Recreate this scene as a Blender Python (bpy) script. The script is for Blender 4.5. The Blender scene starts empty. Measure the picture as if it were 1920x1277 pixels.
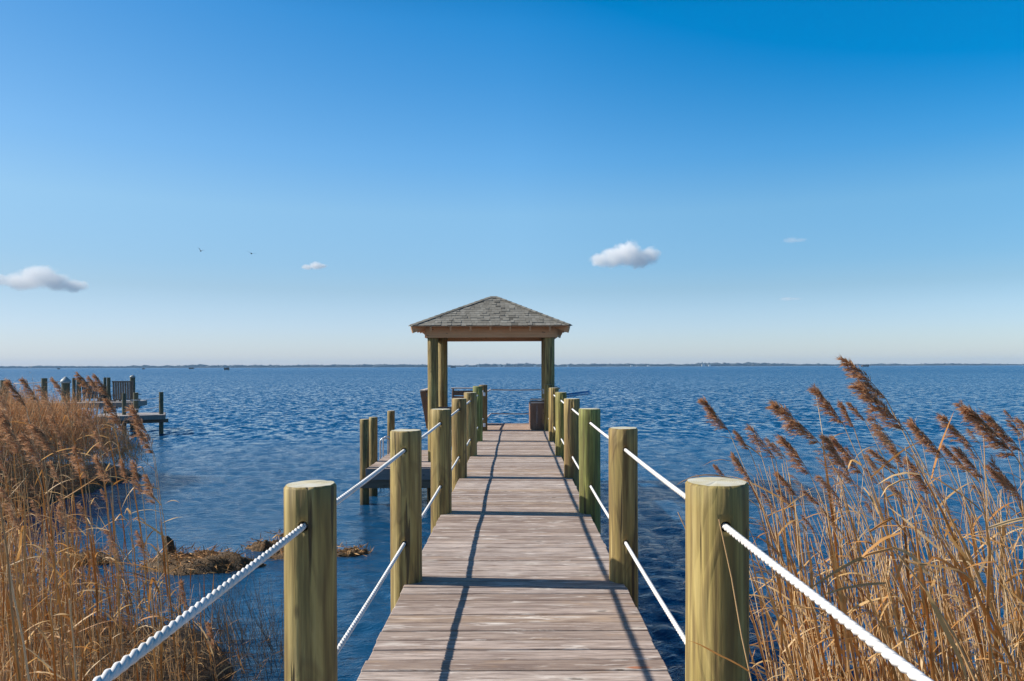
import bpy, bmesh, math, random
import numpy as np
from mathutils import Vector, Matrix

scene = bpy.context.scene
COL = scene.collection
R = math.radians
F = 1387.0                      # focal length in pixels of the 1920 px wide photograph
VX, VY = 968.0, 686.6           # where the level line of sight meets the photograph
EYE = 3.13                      # eye height above the water
DECK = 1.60                     # deck height above the water

# ------------------------------------------------------------------ camera
cam_data = bpy.data.cameras.new('camera')
cam = bpy.data.objects.new('camera', cam_data)
COL.objects.link(cam)
cam_data.sensor_width = 36.0
cam_data.lens = 36.0 * F / 1920.0
cam_data.shift_x = -(VX - 960.0) / 1920.0
cam_data.shift_y = (VY - 638.5) / 1920.0
cam_data.clip_start = 0.05
cam_data.clip_end = 20000.0
cam.matrix_world = Matrix.Translation((0, 0, EYE)) @ Matrix.Rotation(R(90), 4, 'X') @ Matrix.Rotation(R(-0.17), 4, 'Z')
scene.camera = cam

# ------------------------------------------------------------------ sky and sun
SUN_EL, SUN_ROT = 33.0, -85.0
world = bpy.data.worlds.new('World')
scene.world = world
world.use_nodes = True
wn = world.node_tree
wn.nodes.clear()
w_out = wn.nodes.new('ShaderNodeOutputWorld')
w_bg = wn.nodes.new('ShaderNodeBackground')
w_sky = wn.nodes.new('ShaderNodeTexSky')
w_hs = wn.nodes.new('ShaderNodeHueSaturation')
w_sky.sky_type = 'NISHITA'
w_sky.sun_disc = False
w_sky.sun_elevation = R(SUN_EL)
w_sky.sun_rotation = R(SUN_ROT)
w_sky.altitude = 0.0
w_sky.air_density = 1.0
w_sky.dust_density = 0.3
w_sky.ozone_density = 2.0
w_bg.inputs['Strength'].default_value = 0.095
# clear winter air: the blue deepens with height; overhead sky, out of view, dimmed to darken shadows
w_tc = wn.nodes.new('ShaderNodeTexCoord')
w_sep = wn.nodes.new('ShaderNodeSeparateXYZ')
wn.links.new(w_tc.outputs['Generated'], w_sep.inputs[0])
def w_ramp(stops):
    nd = wn.nodes.new('ShaderNodeValToRGB')
    while len(nd.color_ramp.elements) < len(stops): nd.color_ramp.elements.new(0.5)
    for e, (p, c) in zip(nd.color_ramp.elements, stops):
        e.position = p; e.color = (*c, 1)
    wn.links.new(w_sep.outputs[2], nd.inputs[0])
    return nd.outputs[0]
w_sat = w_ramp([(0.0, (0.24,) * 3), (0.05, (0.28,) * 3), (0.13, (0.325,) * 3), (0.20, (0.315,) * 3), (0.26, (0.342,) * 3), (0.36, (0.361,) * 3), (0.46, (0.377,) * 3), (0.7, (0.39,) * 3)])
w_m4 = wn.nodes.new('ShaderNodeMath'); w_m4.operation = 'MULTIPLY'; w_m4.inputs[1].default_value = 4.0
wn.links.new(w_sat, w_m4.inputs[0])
def w_math(op, a, b):
    nd = wn.nodes.new('ShaderNodeMath'); nd.operation = op
    for i, v in enumerate((a, b)):
        if hasattr(v, 'is_output'): wn.links.new(v, nd.inputs[i])
        else: nd.inputs[i].default_value = v
    return nd.outputs[0]
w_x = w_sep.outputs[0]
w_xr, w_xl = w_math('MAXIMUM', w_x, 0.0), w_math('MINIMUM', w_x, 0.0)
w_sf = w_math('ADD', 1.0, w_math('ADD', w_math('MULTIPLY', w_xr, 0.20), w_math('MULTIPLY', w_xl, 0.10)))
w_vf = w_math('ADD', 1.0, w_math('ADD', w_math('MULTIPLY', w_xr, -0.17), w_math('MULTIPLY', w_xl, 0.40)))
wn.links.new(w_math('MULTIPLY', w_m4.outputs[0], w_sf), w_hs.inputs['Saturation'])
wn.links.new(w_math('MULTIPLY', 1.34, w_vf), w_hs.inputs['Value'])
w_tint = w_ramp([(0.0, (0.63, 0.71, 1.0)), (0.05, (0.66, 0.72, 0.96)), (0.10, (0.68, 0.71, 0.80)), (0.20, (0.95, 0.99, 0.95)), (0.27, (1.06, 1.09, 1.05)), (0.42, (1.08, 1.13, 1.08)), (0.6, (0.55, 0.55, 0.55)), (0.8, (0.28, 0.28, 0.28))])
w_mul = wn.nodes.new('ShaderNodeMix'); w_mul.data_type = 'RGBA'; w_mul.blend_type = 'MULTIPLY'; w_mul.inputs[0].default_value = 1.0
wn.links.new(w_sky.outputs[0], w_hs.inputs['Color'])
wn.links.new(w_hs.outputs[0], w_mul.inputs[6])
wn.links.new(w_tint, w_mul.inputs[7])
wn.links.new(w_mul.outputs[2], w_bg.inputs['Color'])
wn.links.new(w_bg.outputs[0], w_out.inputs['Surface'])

sun_data = bpy.data.lights.new('sun', 'SUN')
sun_data.energy = 4.7
sun_data.angle = R(0.5)
sun_data.color = (1.0, 0.93, 0.82)
sun = bpy.data.objects.new('sun', sun_data)
COL.objects.link(sun)
to_sun = Vector((math.sin(R(SUN_ROT)) * math.cos(R(SUN_EL)), math.cos(R(SUN_ROT)) * math.cos(R(SUN_EL)), math.sin(R(SUN_EL))))
sun.rotation_euler = to_sun.to_track_quat('Z', 'Y').to_euler()
sun.location = to_sun * 100

scene.view_settings.view_transform = 'Standard'
scene.view_settings.look = 'None'
scene.view_settings.exposure = 0.45
scene.view_settings.gamma = 1.0
scene.render.engine = 'CYCLES'
cy = scene.cycles
cy.use_denoising = True
cy.max_bounces = 66
cy.diffuse_bounces = 3
cy.glossy_bounces = 4
cy.transmission_bounces = 4
cy.transparent_max_bounces = 12
cy.volume_bounces = 64
cy.caustics_reflective = False
cy.caustics_refractive = False
cy.sample_clamp_indirect = 8.0

# ------------------------------------------------------------------ helpers
def px(x, y, d):
    """A point of the place at distance d in front of the pier's land end, for a pixel of the photograph."""
    return Vector(((x - VX) / F * d, d, EYE + (VY - y) / F * d))

def tag(o, label=None, cat=None, group=None, kind=None):
    if label: o['label'] = label
    if cat: o['category'] = cat
    if group: o['group'] = group
    if kind: o['kind'] = kind
    return o

def mesh_obj(name, verts, faces, mats, parent=None, loc=(0, 0, 0), smooth=False, mat_idx=None, rnd=None):
    me = bpy.data.meshes.new(name)
    me.from_pydata([tuple(v) for v in verts], [], faces)
    for m in (mats if isinstance(mats, (list, tuple)) else [mats]):
        me.materials.append(m)
    if mat_idx is not None:
        me.polygons.foreach_set('material_index', mat_idx)
    if smooth:
        me.polygons.foreach_set('use_smooth', [True] * len(me.polygons))
    if rnd is not None:
        a = me.attributes.new('rnd', 'FLOAT', 'FACE')
        a.data.foreach_set('value', rnd)
    me.update()
    o = bpy.data.objects.new(name, me)
    COL.objects.link(o)
    o.location = loc
    if parent: o.parent = parent
    return o

def np_obj(name, V, Q, mat, smooth=False, parent=None, loc=(0, 0, 0), rnd=None):
    """Fast mesh from arrays: V (n,3), Q (m,k) of one face size."""
    V = np.asarray(V, dtype=np.float32); Q = np.asarray(Q, dtype=np.int32)
    k = Q.shape[1]
    me = bpy.data.meshes.new(name)
    me.vertices.add(len(V)); me.vertices.foreach_set('co', V.ravel())
    me.loops.add(Q.size); me.loops.foreach_set('vertex_index', Q.ravel())
    me.polygons.add(len(Q)); me.polygons.foreach_set('loop_start', np.arange(0, Q.size, k, dtype=np.int32))
    if smooth:
        me.polygons.foreach_set('use_smooth', np.ones(len(Q), dtype=bool))
    me.materials.append(mat)
    if rnd is not None:
        a = me.attributes.new('rnd', 'FLOAT', 'FACE')
        a.data.foreach_set('value', np.asarray(rnd, dtype=np.float32))
    me.update(calc_edges=True)
    me.validate()
    o = bpy.data.objects.new(name, me)
    COL.objects.link(o)
    o.location = loc
    if parent: o.parent = parent
    return o

def empty(name, loc):
    o = bpy.data.objects.new(name, None)
    COL.objects.link(o)
    o.location = loc
    o.empty_display_size = 0.2
    return o

class MB:
    """Collects shapes of one part; build() links them as one mesh object."""
    def __init__(s):
        s.v, s.f, s.r = [], [], []
    def add(s, verts, faces, rnd=None):
        b = len(s.v)
        s.v += [Vector(v) for v in verts]
        s.f += [tuple(i + b for i in f) for f in faces]
        q = random.random() if rnd is None else rnd
        s.r += [q] * len(faces)
    def box(s, c, size, M=None, bev=0.004, rnd=None):
        """Bevelled box centred at c; M an optional 3x3 rotation."""
        x, y, z = [q / 2 for q in size]
        b = min(bev, x * .45, y * .45, z * .45)
        vs = []
        for sx in (-1, 1):
            for sy in (-1, 1):
                for sz in (-1, 1):
                    vs += [Vector((sx * (x - b), sy * (y - b), sz * z)), Vector((sx * (x - b), sy * y, sz * (z - b))), Vector((sx * x, sy * (y - b), sz * (z - b)))]
        bm = bmesh.new()
        for v in vs: bm.verts.new(v)
        bmesh.ops.convex_hull(bm, input=bm.verts)
        bmesh.ops.dissolve_limit(bm, angle_limit=0.01, verts=bm.verts, edges=bm.edges)
        bm.verts.index_update()
        M = M or Matrix.Identity(3)
        c = Vector(c)
        s.add([c + M @ v.co for v in bm.verts], [[v.index for v in f.verts] for f in bm.faces], rnd)
        bm.free()
    def bar(s, a, b, w, h, up=(0, 0, 1), bev=0.003, rnd=None):
        a, b = Vector(a), Vector(b)
        d = (b - a); L = d.length; d.normalize()
        side = d.cross(Vector(up)).normalized()
        u = side.cross(d)
        s.box((a + b) / 2, (w, L, h), Matrix((side, d, u)).transposed(), bev, rnd)
    def tube(s, pts, rad, n=8, cap=True, rnd=None):
        pts = [Vector(p) for p in pts]
        rad = rad if isinstance(rad, (list, tuple)) else [rad] * len(pts)
        vs, fs = [], []
        ref = None
        for i, p in enumerate(pts):
            t = (pts[min(i + 1, len(pts) - 1)] - pts[max(i - 1, 0)]).normalized()
            if ref is None:
                ref = Vector((1, 0, 0)) if abs(t.x) < .8 else Vector((0, 1, 0))
            e1 = (ref - t * ref.dot(t)).normalized(); e2 = t.cross(e1); ref = e1
            for k in range(n):
                a = 2 * math.pi * k / n
                vs.append(p + (e1 * math.cos(a) + e2 * math.sin(a)) * rad[i])
        for i in range(len(pts) - 1):
            for k in range(n):
                k2 = (k + 1) % n
                fs.append((i * n + k, i * n + k2, (i + 1) * n + k2, (i + 1) * n + k))
        if cap:
            fs.append(tuple(range(n - 1, -1, -1)))
            fs.append(tuple((len(pts) - 1) * n + k for k in range(n)))
        s.add(vs, fs, rnd)
    def build(s, name, mat, parent=None, loc=(0, 0, 0), smooth=False):
        off = Vector(loc)
        return mesh_obj(name, [v - off for v in s.v] if parent is None else s.v, s.f, mat, parent, loc if parent is None else (0, 0, 0), smooth, rnd=s.r)

class NT:
    """A short way to write a material's nodes."""
    def __init__(s, name):
        s.m = bpy.data.materials.new(name)
        s.m.use_nodes = True
        s.t = s.m.node_tree
        s.t.nodes.clear()
        s.out = s.t.nodes.new('ShaderNodeOutputMaterial')
    def n(s, typ, ins=None, **kw):
        nd = s.t.nodes.new('ShaderNode' + typ)
        for k, v in kw.items(): setattr(nd, k, v)
        for k, v in (ins or {}).items():
            s.set(nd.inputs[k], v)
        return nd
    def set(s, sock, v):
        if hasattr(v, 'is_output'): s.t.links.new(v, sock)
        elif hasattr(v, 'outputs'): s.t.links.new(v.outputs[0], sock)
        else:
            try: sock.default_value = v
            except Exception: sock.default_value = (v, v, v)
    def math(s, op, a, b=0.0, c=0.0, clamp=False):
        return s.n('Math', {0: a, 1: b, 2: c}, operation=op, use_clamp=clamp).outputs[0]
    def vmath(s, op, a, b=(0, 0, 0)):
        return s.n('VectorMath', {0: a, 1: b}, operation=op).outputs[0]
    def noise(s, vec, scale, detail=4.0, rough=0.55, dist=0.0):
        return s.n('TexNoise', {'Vector': vec, 'Scale': scale, 'Detail': detail, 'Roughness': rough, 'Distortion': dist}).outputs[0]
    def ramp(s, fac, stops, interp='LINEAR'):
        nd = s.n('ValToRGB', {'Fac': fac})
        cr = nd.color_ramp; cr.interpolation = interp
        while len(cr.elements) < len(stops): cr.elements.new(0.5)
        for e, (p, c) in zip(cr.elements, stops):
            e.position = p
            e.color = (c, c, c, 1) if not hasattr(c, '__len__') else (*c, 1)
        return nd.outputs[0]
    def mix(s, fac, a, b, blend='MIX'):
        nd = s.n('Mix', data_type='RGBA', blend_type=blend)
        s.set(nd.inputs[0], fac)
        for i, v in ((6, a), (7, b)):
            s.set(nd.inputs[i], (*v, 1) if isinstance(v, tuple) and len(v) == 3 else v)
        return nd.outputs[2]
    def bsdf(s, color, rough=0.7, normal=None, **kw):
        nd = s.n('BsdfPrincipled', {'Roughness': rough})
        s.set(nd.inputs['Base Color'], (*color, 1) if isinstance(color, tuple) and len(color) == 3 else color)
        if normal is not None: s.set(nd.inputs['Normal'], normal)
        for k, v in kw.items(): s.set(nd.inputs[k.replace('_', ' ')], v)
        return nd.outputs[0]
    def bump(s, h, strength=0.4, dist=0.01):
        return s.n('Bump', {'Height': h, 'Strength': strength, 'Distance': dist}).outputs[0]
    def obj(s): return s.n('TexCoord').outputs['Object']
    def pos(s): return s.n('NewGeometry').outputs['Position']
    def attr(s, name='rnd'): return s.n('Attribute', attribute_name=name).outputs['Fac']
    def end(s, sh):
        s.t.links.new(sh, s.out.inputs['Surface'])
        return s.m

# ------------------------------------------------------------------ materials
def mat_post():
    t = NT('treated_pole_wood')
    info = t.n('ObjectInfo')
    off = t.n('CombineXYZ', {0: t.math('MULTIPLY', info.outputs['Random'], 31.7), 1: t.math('MULTIPLY', info.outputs['Random'], 17.3), 2: t.math('MULTIPLY', info.outputs['Random'], 53.0)}).outputs[0]
    c = t.vmath('ADD', t.obj(), off)
    fine = t.noise(t.vmath('MULTIPLY', c, (40, 40, 1.6)), 1.0, 5, 0.6)
    mid = t.noise(t.vmath('MULTIPLY', c, (9, 9, 0.9)), 1.0, 4, 0.55, 0.6)
    cath = t.noise(t.vmath('MULTIPLY', c, (6, 6, 1.3)), 1.0, 2, 0.4, 0.3)
    band = t.math('SINE', t.math('MULTIPLY', cath, 44.0))
    line = t.ramp(t.math('MULTIPLY_ADD', band, 0.5, 0.5), [(0.0, 0.0), (0.55, 0.0), (0.98, 1.0)])
    blot = t.noise(t.vmath('MULTIPLY', c, (3, 3, 1.1)), 1.0, 3, 0.6)
    col = t.ramp(mid, [(0.28, (0.17, 0.115, 0.036)), (0.5, (0.36, 0.265, 0.085)), (0.72, (0.49, 0.38, 0.145))])
    col = t.mix(t.math('MULTIPLY', line, 0.30), col, (0.15, 0.095, 0.04))
    col = t.mix(t.ramp(fine, [(0.36, 0.75), (0.56, 0.0)]), col, (0.13, 0.092, 0.036))
    col = t.mix(t.ramp(blot, [(0.52, 0.0), (0.72, 0.5)]), col, (0.22, 0.21, 0.075))
    stk = t.noise(t.vmath('MULTIPLY', c, (20, 20, 0.8)), 1.0, 4, 0.6, 0.25)
    col = t.mix(t.ramp(stk, [(0.36, 0.8), (0.52, 0.0)]), col, (0.15, 0.095, 0.032))
    col = t.mix(t.ramp(stk, [(0.58, 0.0), (0.72, 0.55)]), col, (0.56, 0.46, 0.22))
    chk = t.noise(t.vmath('MULTIPLY', c, (26, 26, 0.9)), 1.0, 2, 0.5, 0.15)
    chk = t.ramp(chk, [(0.655, 0.0), (0.69, 1.0)])
    col = t.mix(t.math('MULTIPLY', chk, 0.85), col, (0.05, 0.034, 0.018))
    vor = t.n('TexVoronoi', {'Vector': t.vmath('MULTIPLY', c, (7, 7, 3.2)), 'Scale': 1.0}).outputs['Distance']
    col = t.mix(t.ramp(vor, [(0.05, 0.85), (0.13, 0.0)]), col, (0.055, 0.035, 0.02))
    col = t.mix(1.0, col, info.outputs['Color'], 'MULTIPLY')
    z = t.n('SeparateXYZ', {0: t.pos()}).outputs[2]
    wet = t.ramp(t.math('ADD', z, t.math('MULTIPLY', blot, 0.5)), [(0.25, 1.0), (0.75, 0.0)])
    col = t.mix(t.math('MULTIPLY', wet, 0.85), col, (0.03, 0.024, 0.014))
    h = t.math('SUBTRACT', t.math('ADD', t.math('MULTIPLY', fine, 0.7), t.math('MULTIPLY', line, 0.2)), chk)
    return t.end(t.bsdf(col, 0.72, t.bump(h, 0.8, 0.009)))

def mat_endgrain():
    t = NT('sawn_pole_end')
    o = t.obj()
    flat = t.vmath('MULTIPLY', o, (1, 1, 0))
    n1 = t.noise(flat, 9.0, 4)
    rad = t.n('VectorMath', {0: flat}, operation='LENGTH').outputs['Value']
    rings = t.math('SINE', t.math('MULTIPLY', t.math('ADD', rad, t.math('MULTIPLY', n1, 0.02)), 700.0))
    col = t.ramp(t.math('MULTIPLY_ADD', rings, 0.5, 0.5), [(0.2, (0.50, 0.44, 0.27)), (0.9, (0.62, 0.57, 0.40))])
    col = t.mix(t.ramp(n1, [(0.42, 0.0), (0.62, 0.7)]), col, (0.66, 0.66, 0.60))
    return t.end(t.bsdf(col, 0.8, t.bump(n1, 0.3, 0.004)))

def mat_deck(name, warm=0.0):
    t = NT(name)
    rnd = t.attr()
    p = t.pos()
    off = t.n('CombineXYZ', {0: t.math('MULTIPLY', rnd, 41.0), 1: t.math('MULTIPLY', rnd, 13.0), 2: t.math('MULTIPLY', rnd, 7.0)}).outputs[0]
    c = t.vmath('ADD', p, off)
    grain = t.noise(t.vmath('MULTIPLY', c, (4.0, 75, 20)), 1.0, 6, 0.68, 0.5)
    streak = t.noise(t.vmath('MULTIPLY', c, (1.9, 17, 6)), 1.0, 5, 0.65, 0.7)
    blot = t.noise(t.vmath('MULTIPLY', c, (3.2, 9, 3)), 1.0, 4, 0.6)
    base = t.ramp(rnd, [(0.0, (0.37, 0.275, 0.22)), (0.14, (0.58, 0.465, 0.40)), (0.30, (0.46, 0.36, 0.30)), (0.46, (0.64, 0.53, 0.465)), (0.62, (0.54, 0.395, 0.285)), (0.76, (0.56, 0.47, 0.42)), (0.9, (0.70, 0.60, 0.535))], 'CONSTANT')
    if warm:
        base = t.mix(warm, base, (0.66, 0.43, 0.28))
    col = t.mix(t.ramp(streak, [(0.40, 0.6), (0.62, 0.0)]), base, (0.27, 0.20, 0.165))
    col = t.mix(t.ramp(grain, [(0.36, 0.85), (0.54, 0.0)]), col, (0.15, 0.10, 0.08))
    col = t.mix(t.ramp(grain, [(0.58, 0.0), (0.8, 0.5)]), col, (0.70, 0.63, 0.59))
    col = t.mix(t.ramp(blot, [(0.56, 0.0), (0.78, 0.45)]), col, (0.52, 0.34, 0.20))
    vor = t.n('TexVoronoi', {'Vector': t.vmath('ADD', t.vmath('MULTIPLY', c, (3.4, 10.0, 0.0)), t.n('CombineXYZ', {0: t.math('MULTIPLY', streak, 0.7), 1: t.math('MULTIPLY', grain, 0.45), 2: 0.0}).outputs[0]), 'Scale': 1.0})
    kd = vor.outputs['Distance']
    kc = t.n('SeparateColor', {0: vor.outputs['Color']}).outputs[0]
    on = t.math('GREATER_THAN', kc, 0.62)
    halo = t.math('MULTIPLY', t.ramp(kd, [(0.12, 0.95), (0.30, 0.0)]), on)
    col = t.mix(t.math('MULTIPLY', halo, t.ramp(grain, [(0.3, 0.1), (0.6, 0.8)])), col, (0.80, 0.73, 0.65))
    pale = t.noise(t.vmath('MULTIPLY', c, (3.0, 22, 5)), 1.0, 4, 0.6, 0.8)
    col = t.mix(t.ramp(pale, [(0.57, 0.0), (0.70, 0.8)]), col, (0.83, 0.75, 0.68))
    core = t.math('MULTIPLY', t.ramp(kd, [(0.08, 1.0), (0.14, 0.0)]), on)
    col = t.mix(t.math('MULTIPLY', core, t.ramp(grain, [(0.35, 1.0), (0.7, 0.45)])), col, (0.09, 0.055, 0.035))
    if not warm:
        s = t.vmath('MULTIPLY', t.vmath('SUBTRACT', p, (0.615, 3.75, DECK)), (7.5, 22.0, 0.0))
        sd = t.n('VectorMath', {0: s}, operation='LENGTH').outputs['Value']
        sd = t.math('ADD', sd, t.math('MULTIPLY', streak, 1.1))
        col = t.mix(t.ramp(sd, [(0.75, 0.85), (1.1, 0.0)]), col, (0.42, 0.12, 0.03))
    h = t.math('SUBTRACT', grain, t.math('MULTIPLY', core, 0.6))
    return t.end(t.bsdf(col, 0.75, t.bump(h, 0.5, 0.006)))

def mat_wood(name, dark, light, axis=(1.5, 30, 30), rough=0.7):
    """Sawn timber; axis stretches the grain."""
    t = NT(name)
    rnd = t.attr()
    c = t.vmath('ADD', t.obj(), t.n('CombineXYZ', {0: t.math('MULTIPLY', rnd, 9.0), 1: t.math('MULTIPLY', rnd, 5.0), 2: t.math('MULTIPLY', rnd, 3.0)}).outputs[0])
    g = t.noise(t.vmath('MULTIPLY', c, axis), 1.0, 5, 0.6, 0.4)
    b = t.noise(c, 2.3, 3, 0.5)
    col = t.ramp(t.math('ADD', t.math('MULTIPLY', g, 0.75), t.math('MULTIPLY', b, 0.25)), [(0.3, dark), (0.68, light)])
    col = t.mix(t.math('MULTIPLY', rnd, 0.3), col, dark)
    vor = t.n('TexVoronoi', {'Vector': t.vmath('MULTIPLY', c, (4, 4, 9)), 'Scale': 1.0}).outputs['Distance']
    col = t.mix(t.ramp(vor, [(0.06, 0.85), (0.14, 0.0)]), col, tuple(x * 0.25 for x in dark))
    return t.end(t.bsdf(col, rough, t.bump(g, 0.35, 0.004)))

def mat_rope(name, c0=(0.66, 0.67, 0.69), c1=(0.80, 0.79, 0.78)):
    t = NT(name)
    n1 = t.noise(t.obj(), 220.0, 3)
    n2 = t.noise(t.obj(), 4.0, 4)
    col = t.mix(n1, c0, c1)
    col = t.mix(t.ramp(n2, [(0.45, 0.0), (0.75, 0.55)]), col, (0.52, 0.49, 0.42))
    return t.end(t.bsdf(col, 0.6, t.bump(n1, 0.3, 0.002)))

def mat_shingle():
    t = NT('asphalt_shingle')
    rnd = t.attr()
    g = t.noise(t.obj(), 260.0, 3)
    b = t.noise(t.obj(), 5.0, 4)
    col = t.ramp(rnd, [(0.0, (0.12, 0.114, 0.095)), (0.25, (0.225, 0.215, 0.185)), (0.65, (0.28, 0.27, 0.235)), (1.0, (0.35, 0.34, 0.30))])
    col = t.mix(t.ramp(g, [(0.35, 0.5), (0.65, 0.0)]), col, (0.10, 0.09, 0.08))
    col = t.mix(t.ramp(b, [(0.5, 0.0), (0.8, 0.4)]), col, (0.24, 0.225, 0.19))
    vor = t.n('TexVoronoi', {'Vector': t.obj(), 'Scale': 9.0}).outputs['Distance']
    pz = t.vmath('SUBTRACT', t.obj(), (0.36, -0.62, 0.55))
    pd = t.n('VectorMath', {0: pz}, operation='LENGTH').outputs['Value']
    spot = t.math('MULTIPLY', t.ramp(vor, [(0.20, 1.0), (0.30, 0.0)]), t.ramp(pd, [(0.16, 1.0), (0.32, 0.0)]))
    col = t.mix(t.math('MULTIPLY', spot, 0.9), col, (0.72, 0.70, 0.66))
    return t.end(t.bsdf(col, 0.9, t.bump(g, 0.5, 0.004)))

def mat_reed(name, stops, rough=0.65, trans=0.25, along=True):
    t = NT(name)
    rnd = t.attr()
    info = t.n('ObjectInfo')
    n = t.noise(t.obj(), 3.0, 3)
    v = t.math('ADD', t.math('MULTIPLY', rnd, 0.65), t.math('MULTIPLY', info.outputs['Random'], 0.2))
    v = t.math('ADD', v, t.math('MULTIPLY', n, 0.2))
    col = t.ramp(v, stops)
    a = t.bsdf(col, rough)
    if trans:
        b = t.n('BsdfTranslucent', {'Color': col}).outputs[0]
        a = t.n('MixShader', {0: trans, 1: a, 2: b}).outputs[0]
    return t.end(a)

def mat_mud(name, dark, light, scale=6.0):
    t = NT(name)
    n1 = t.noise(t.pos(), scale, 6, 0.65)
    n2 = t.noise(t.vmath('MULTIPLY', t.pos(), (30, 30, 30)), 1.0, 4, 0.6)
    col = t.ramp(t.math('ADD', t.math('MULTIPLY', n1, 0.6), t.math('MULTIPLY', n2, 0.4)), [(0.35, dark), (0.65, light)])
    return t.end(t.bsdf(col, 0.8, t.bump(t.math('ADD', n1, n2), 0.8, 0.05)))

def mat_plain(name, col, rough=0.6, var=0.25, scale=8.0, **kw):
    t = NT(name)
    n = t.noise(t.obj(), scale, 4)
    c = t.mix(t.math('MULTIPLY', n, var), col, tuple(x * 0.45 for x in col))
    return t.end(t.bsdf(c, rough, t.bump(n, 0.15, 0.01), **kw))

def mat_water():
    t = NT('sound_water')
    p = t.pos()
    sep = t.n('SeparateXYZ', {0: p})
    d = t.n('VectorMath', {0: t.vmath('MULTIPLY', p, (1, 1, 0))}, operation='LENGTH').outputs['Value']
    # wind direction turned into a frame whose first axis runs along the crests
    rot = t.n('VectorRotate', {'Vector': p, 'Angle': R(-14)}, rotation_type='Z_AXIS').outputs[0]
    a = t.noise(t.vmath('MULTIPLY', rot, (3.4, 6.6, 1)), 1.0, 5, 0.66, 0.5)
    b = t.noise(t.vmath('MULTIPLY', rot, (8.0, 14.0, 1)), 1.0, 3, 0.6, 0.4)
    c = t.noise(t.vmath('MULTIPLY', rot, (0.28, 0.75, 1)), 1.0, 4, 0.6, 0.3)
    gust = t.noise(t.vmath('MULTIPLY', p, (0.010, 0.030, 1)), 1.0, 4, 0.55)
    # sheltered water by the marsh
    def sm(v, a, b): return t.n('MapRange', {'Value': v, 'From Min': a, 'From Max': b}, interpolation_type='SMOOTHSTEP').outputs[0]
    open_w = t.math('MAXIMUM', sm(sep.outputs[0], -2.6, 1.0), sm(t.math('SUBTRACT', sep.outputs[1], t.math('MULTIPLY', t.math('ADD', sep.outputs[0], 6.0), 0.35)), 10.5, 24.0))
    calm = t.math('MULTIPLY_ADD', open_w, 0.62, 0.38)
    h = t.math('ADD', t.math('MULTIPLY', a, 0.095), t.math('MULTIPLY', b, 0.020))
    h = t.math('ADD', h, t.math('MULTIPLY', c, 0.06))
    h = t.math('MULTIPLY', h, t.math('MULTIPLY', calm, t.ramp(gust, [(0.3, 0.6), (0.7, 1.15)])))
    nrm = t.n('Bump', {'Height': h, 'Strength': 1.0, 'Distance': 1.0}).outputs[0]
    # farther out the wavelets are given as slopes
    sl = t.n('TexNoise', {'Vector': t.vmath('MULTIPLY', rot, (2.3, 1.35, 1)), 'Scale': 1.0, 'Detail': 6.0, 'Roughness': 0.76, 'Distortion': 0.2}).outputs['Color']
    sl = t.vmath('MULTIPLY', t.vmath('SUBTRACT', sl, (0.5, 0.565, 0.5)), (1.5, 2.4, 0.0))
    gs = t.ramp(gust, [(0.3, 0.8), (0.7, 1.15)])
    sl = t.vmath('MULTIPLY', sl, t.n('CombineXYZ', {0: gs, 1: gs, 2: 0.0}).outputs[0])
    nf = t.vmath('NORMALIZE', t.vmath('ADD', sl, (0, 0, 1)))
    nm = t.n('Mix', data_type='VECTOR')
    t.set(nm.inputs[0], t.n('MapRange', {'Value': d, 'From Min': 12.0, 'From Max': 42.0, 'To Min': 0.0, 'To Max': 1.0}).outputs[0])
    t.set(nm.inputs[4], nrm); t.set(nm.inputs[5], nf)
    nrm = t.vmath('NORMALIZE', nm.outputs[1])
    rough = t.ramp(t.math('DIVIDE', d, 400.0), [(0.0, 0.05), (0.08, 0.09), (0.4, 0.16), (1.0, 0.22)])
    deep = t.mix(t.ramp(gust, [(0.35, 0.0), (0.7, 1.0)]), (0.004, 0.062, 0.165), (0.006, 0.076, 0.19))
    shal = t.math('SUBTRACT', 1.0, open_w)
    col = t.mix(t.math('MULTIPLY', shal, 0.6), deep, (0.010, 0.058, 0.13))
    return t.end(t.bsdf(col, rough, nrm, IOR=1.333))

M_POST = mat_post()
M_END = mat_endgrain()
M_DECK = mat_deck('weathered_deck_board')
M_NEWDECK = mat_deck('fresh_deck_board', 0.55)
M_UNDER = mat_wood('framing_timber', (0.10, 0.075, 0.055), (0.21, 0.165, 0.125))
M_BEAM = mat_wood('cedar_beam', (0.56, 0.28, 0.13), (0.80, 0.47, 0.25))
M_BENCH = mat_wood('stained_bench_wood', (0.15, 0.080, 0.050), (0.29, 0.168, 0.112), (18, 18, 2))
M_CAP = mat_wood('weathered_cap_board', (0.55, 0.46, 0.40), (0.75, 0.66, 0.60))
M_FASCIA = mat_wood('grey_fascia_board', (0.16, 0.145, 0.14), (0.27, 0.25, 0.245))
M_ROPE = mat_rope('white_twisted_rope')
M_ROPE2 = mat_rope('aged_rope', (0.78, 0.62, 0.56), (0.88, 0.76, 0.70))
M_SHINGLE = mat_shingle()
M_PLATE = mat_plain('white_plate', (0.75, 0.76, 0.80), 0.5, 0.3, 120.0)
M_METAL = mat_plain('galvanised_tube', (0.62, 0.63, 0.65), 0.35, 0.2, 20.0, Metallic=0.6)
M_BLUE = mat_plain('blue_painted_wood', (0.05, 0.32, 0.68), 0.45, 0.2, 6.0)
M_BLUEL = mat_plain('pale_blue_painted_wood', (0.28, 0.55, 0.85), 0.45, 0.2, 6.0)
M_STALK = mat_reed('dry_reed_stalk', [(0.0, (0.30, 0.15, 0.065)), (0.3, (0.58, 0.33, 0.145)), (0.62, (0.74, 0.48, 0.235)), (0.95, (0.84, 0.66, 0.43))], 0.55, 0.18)
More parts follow.
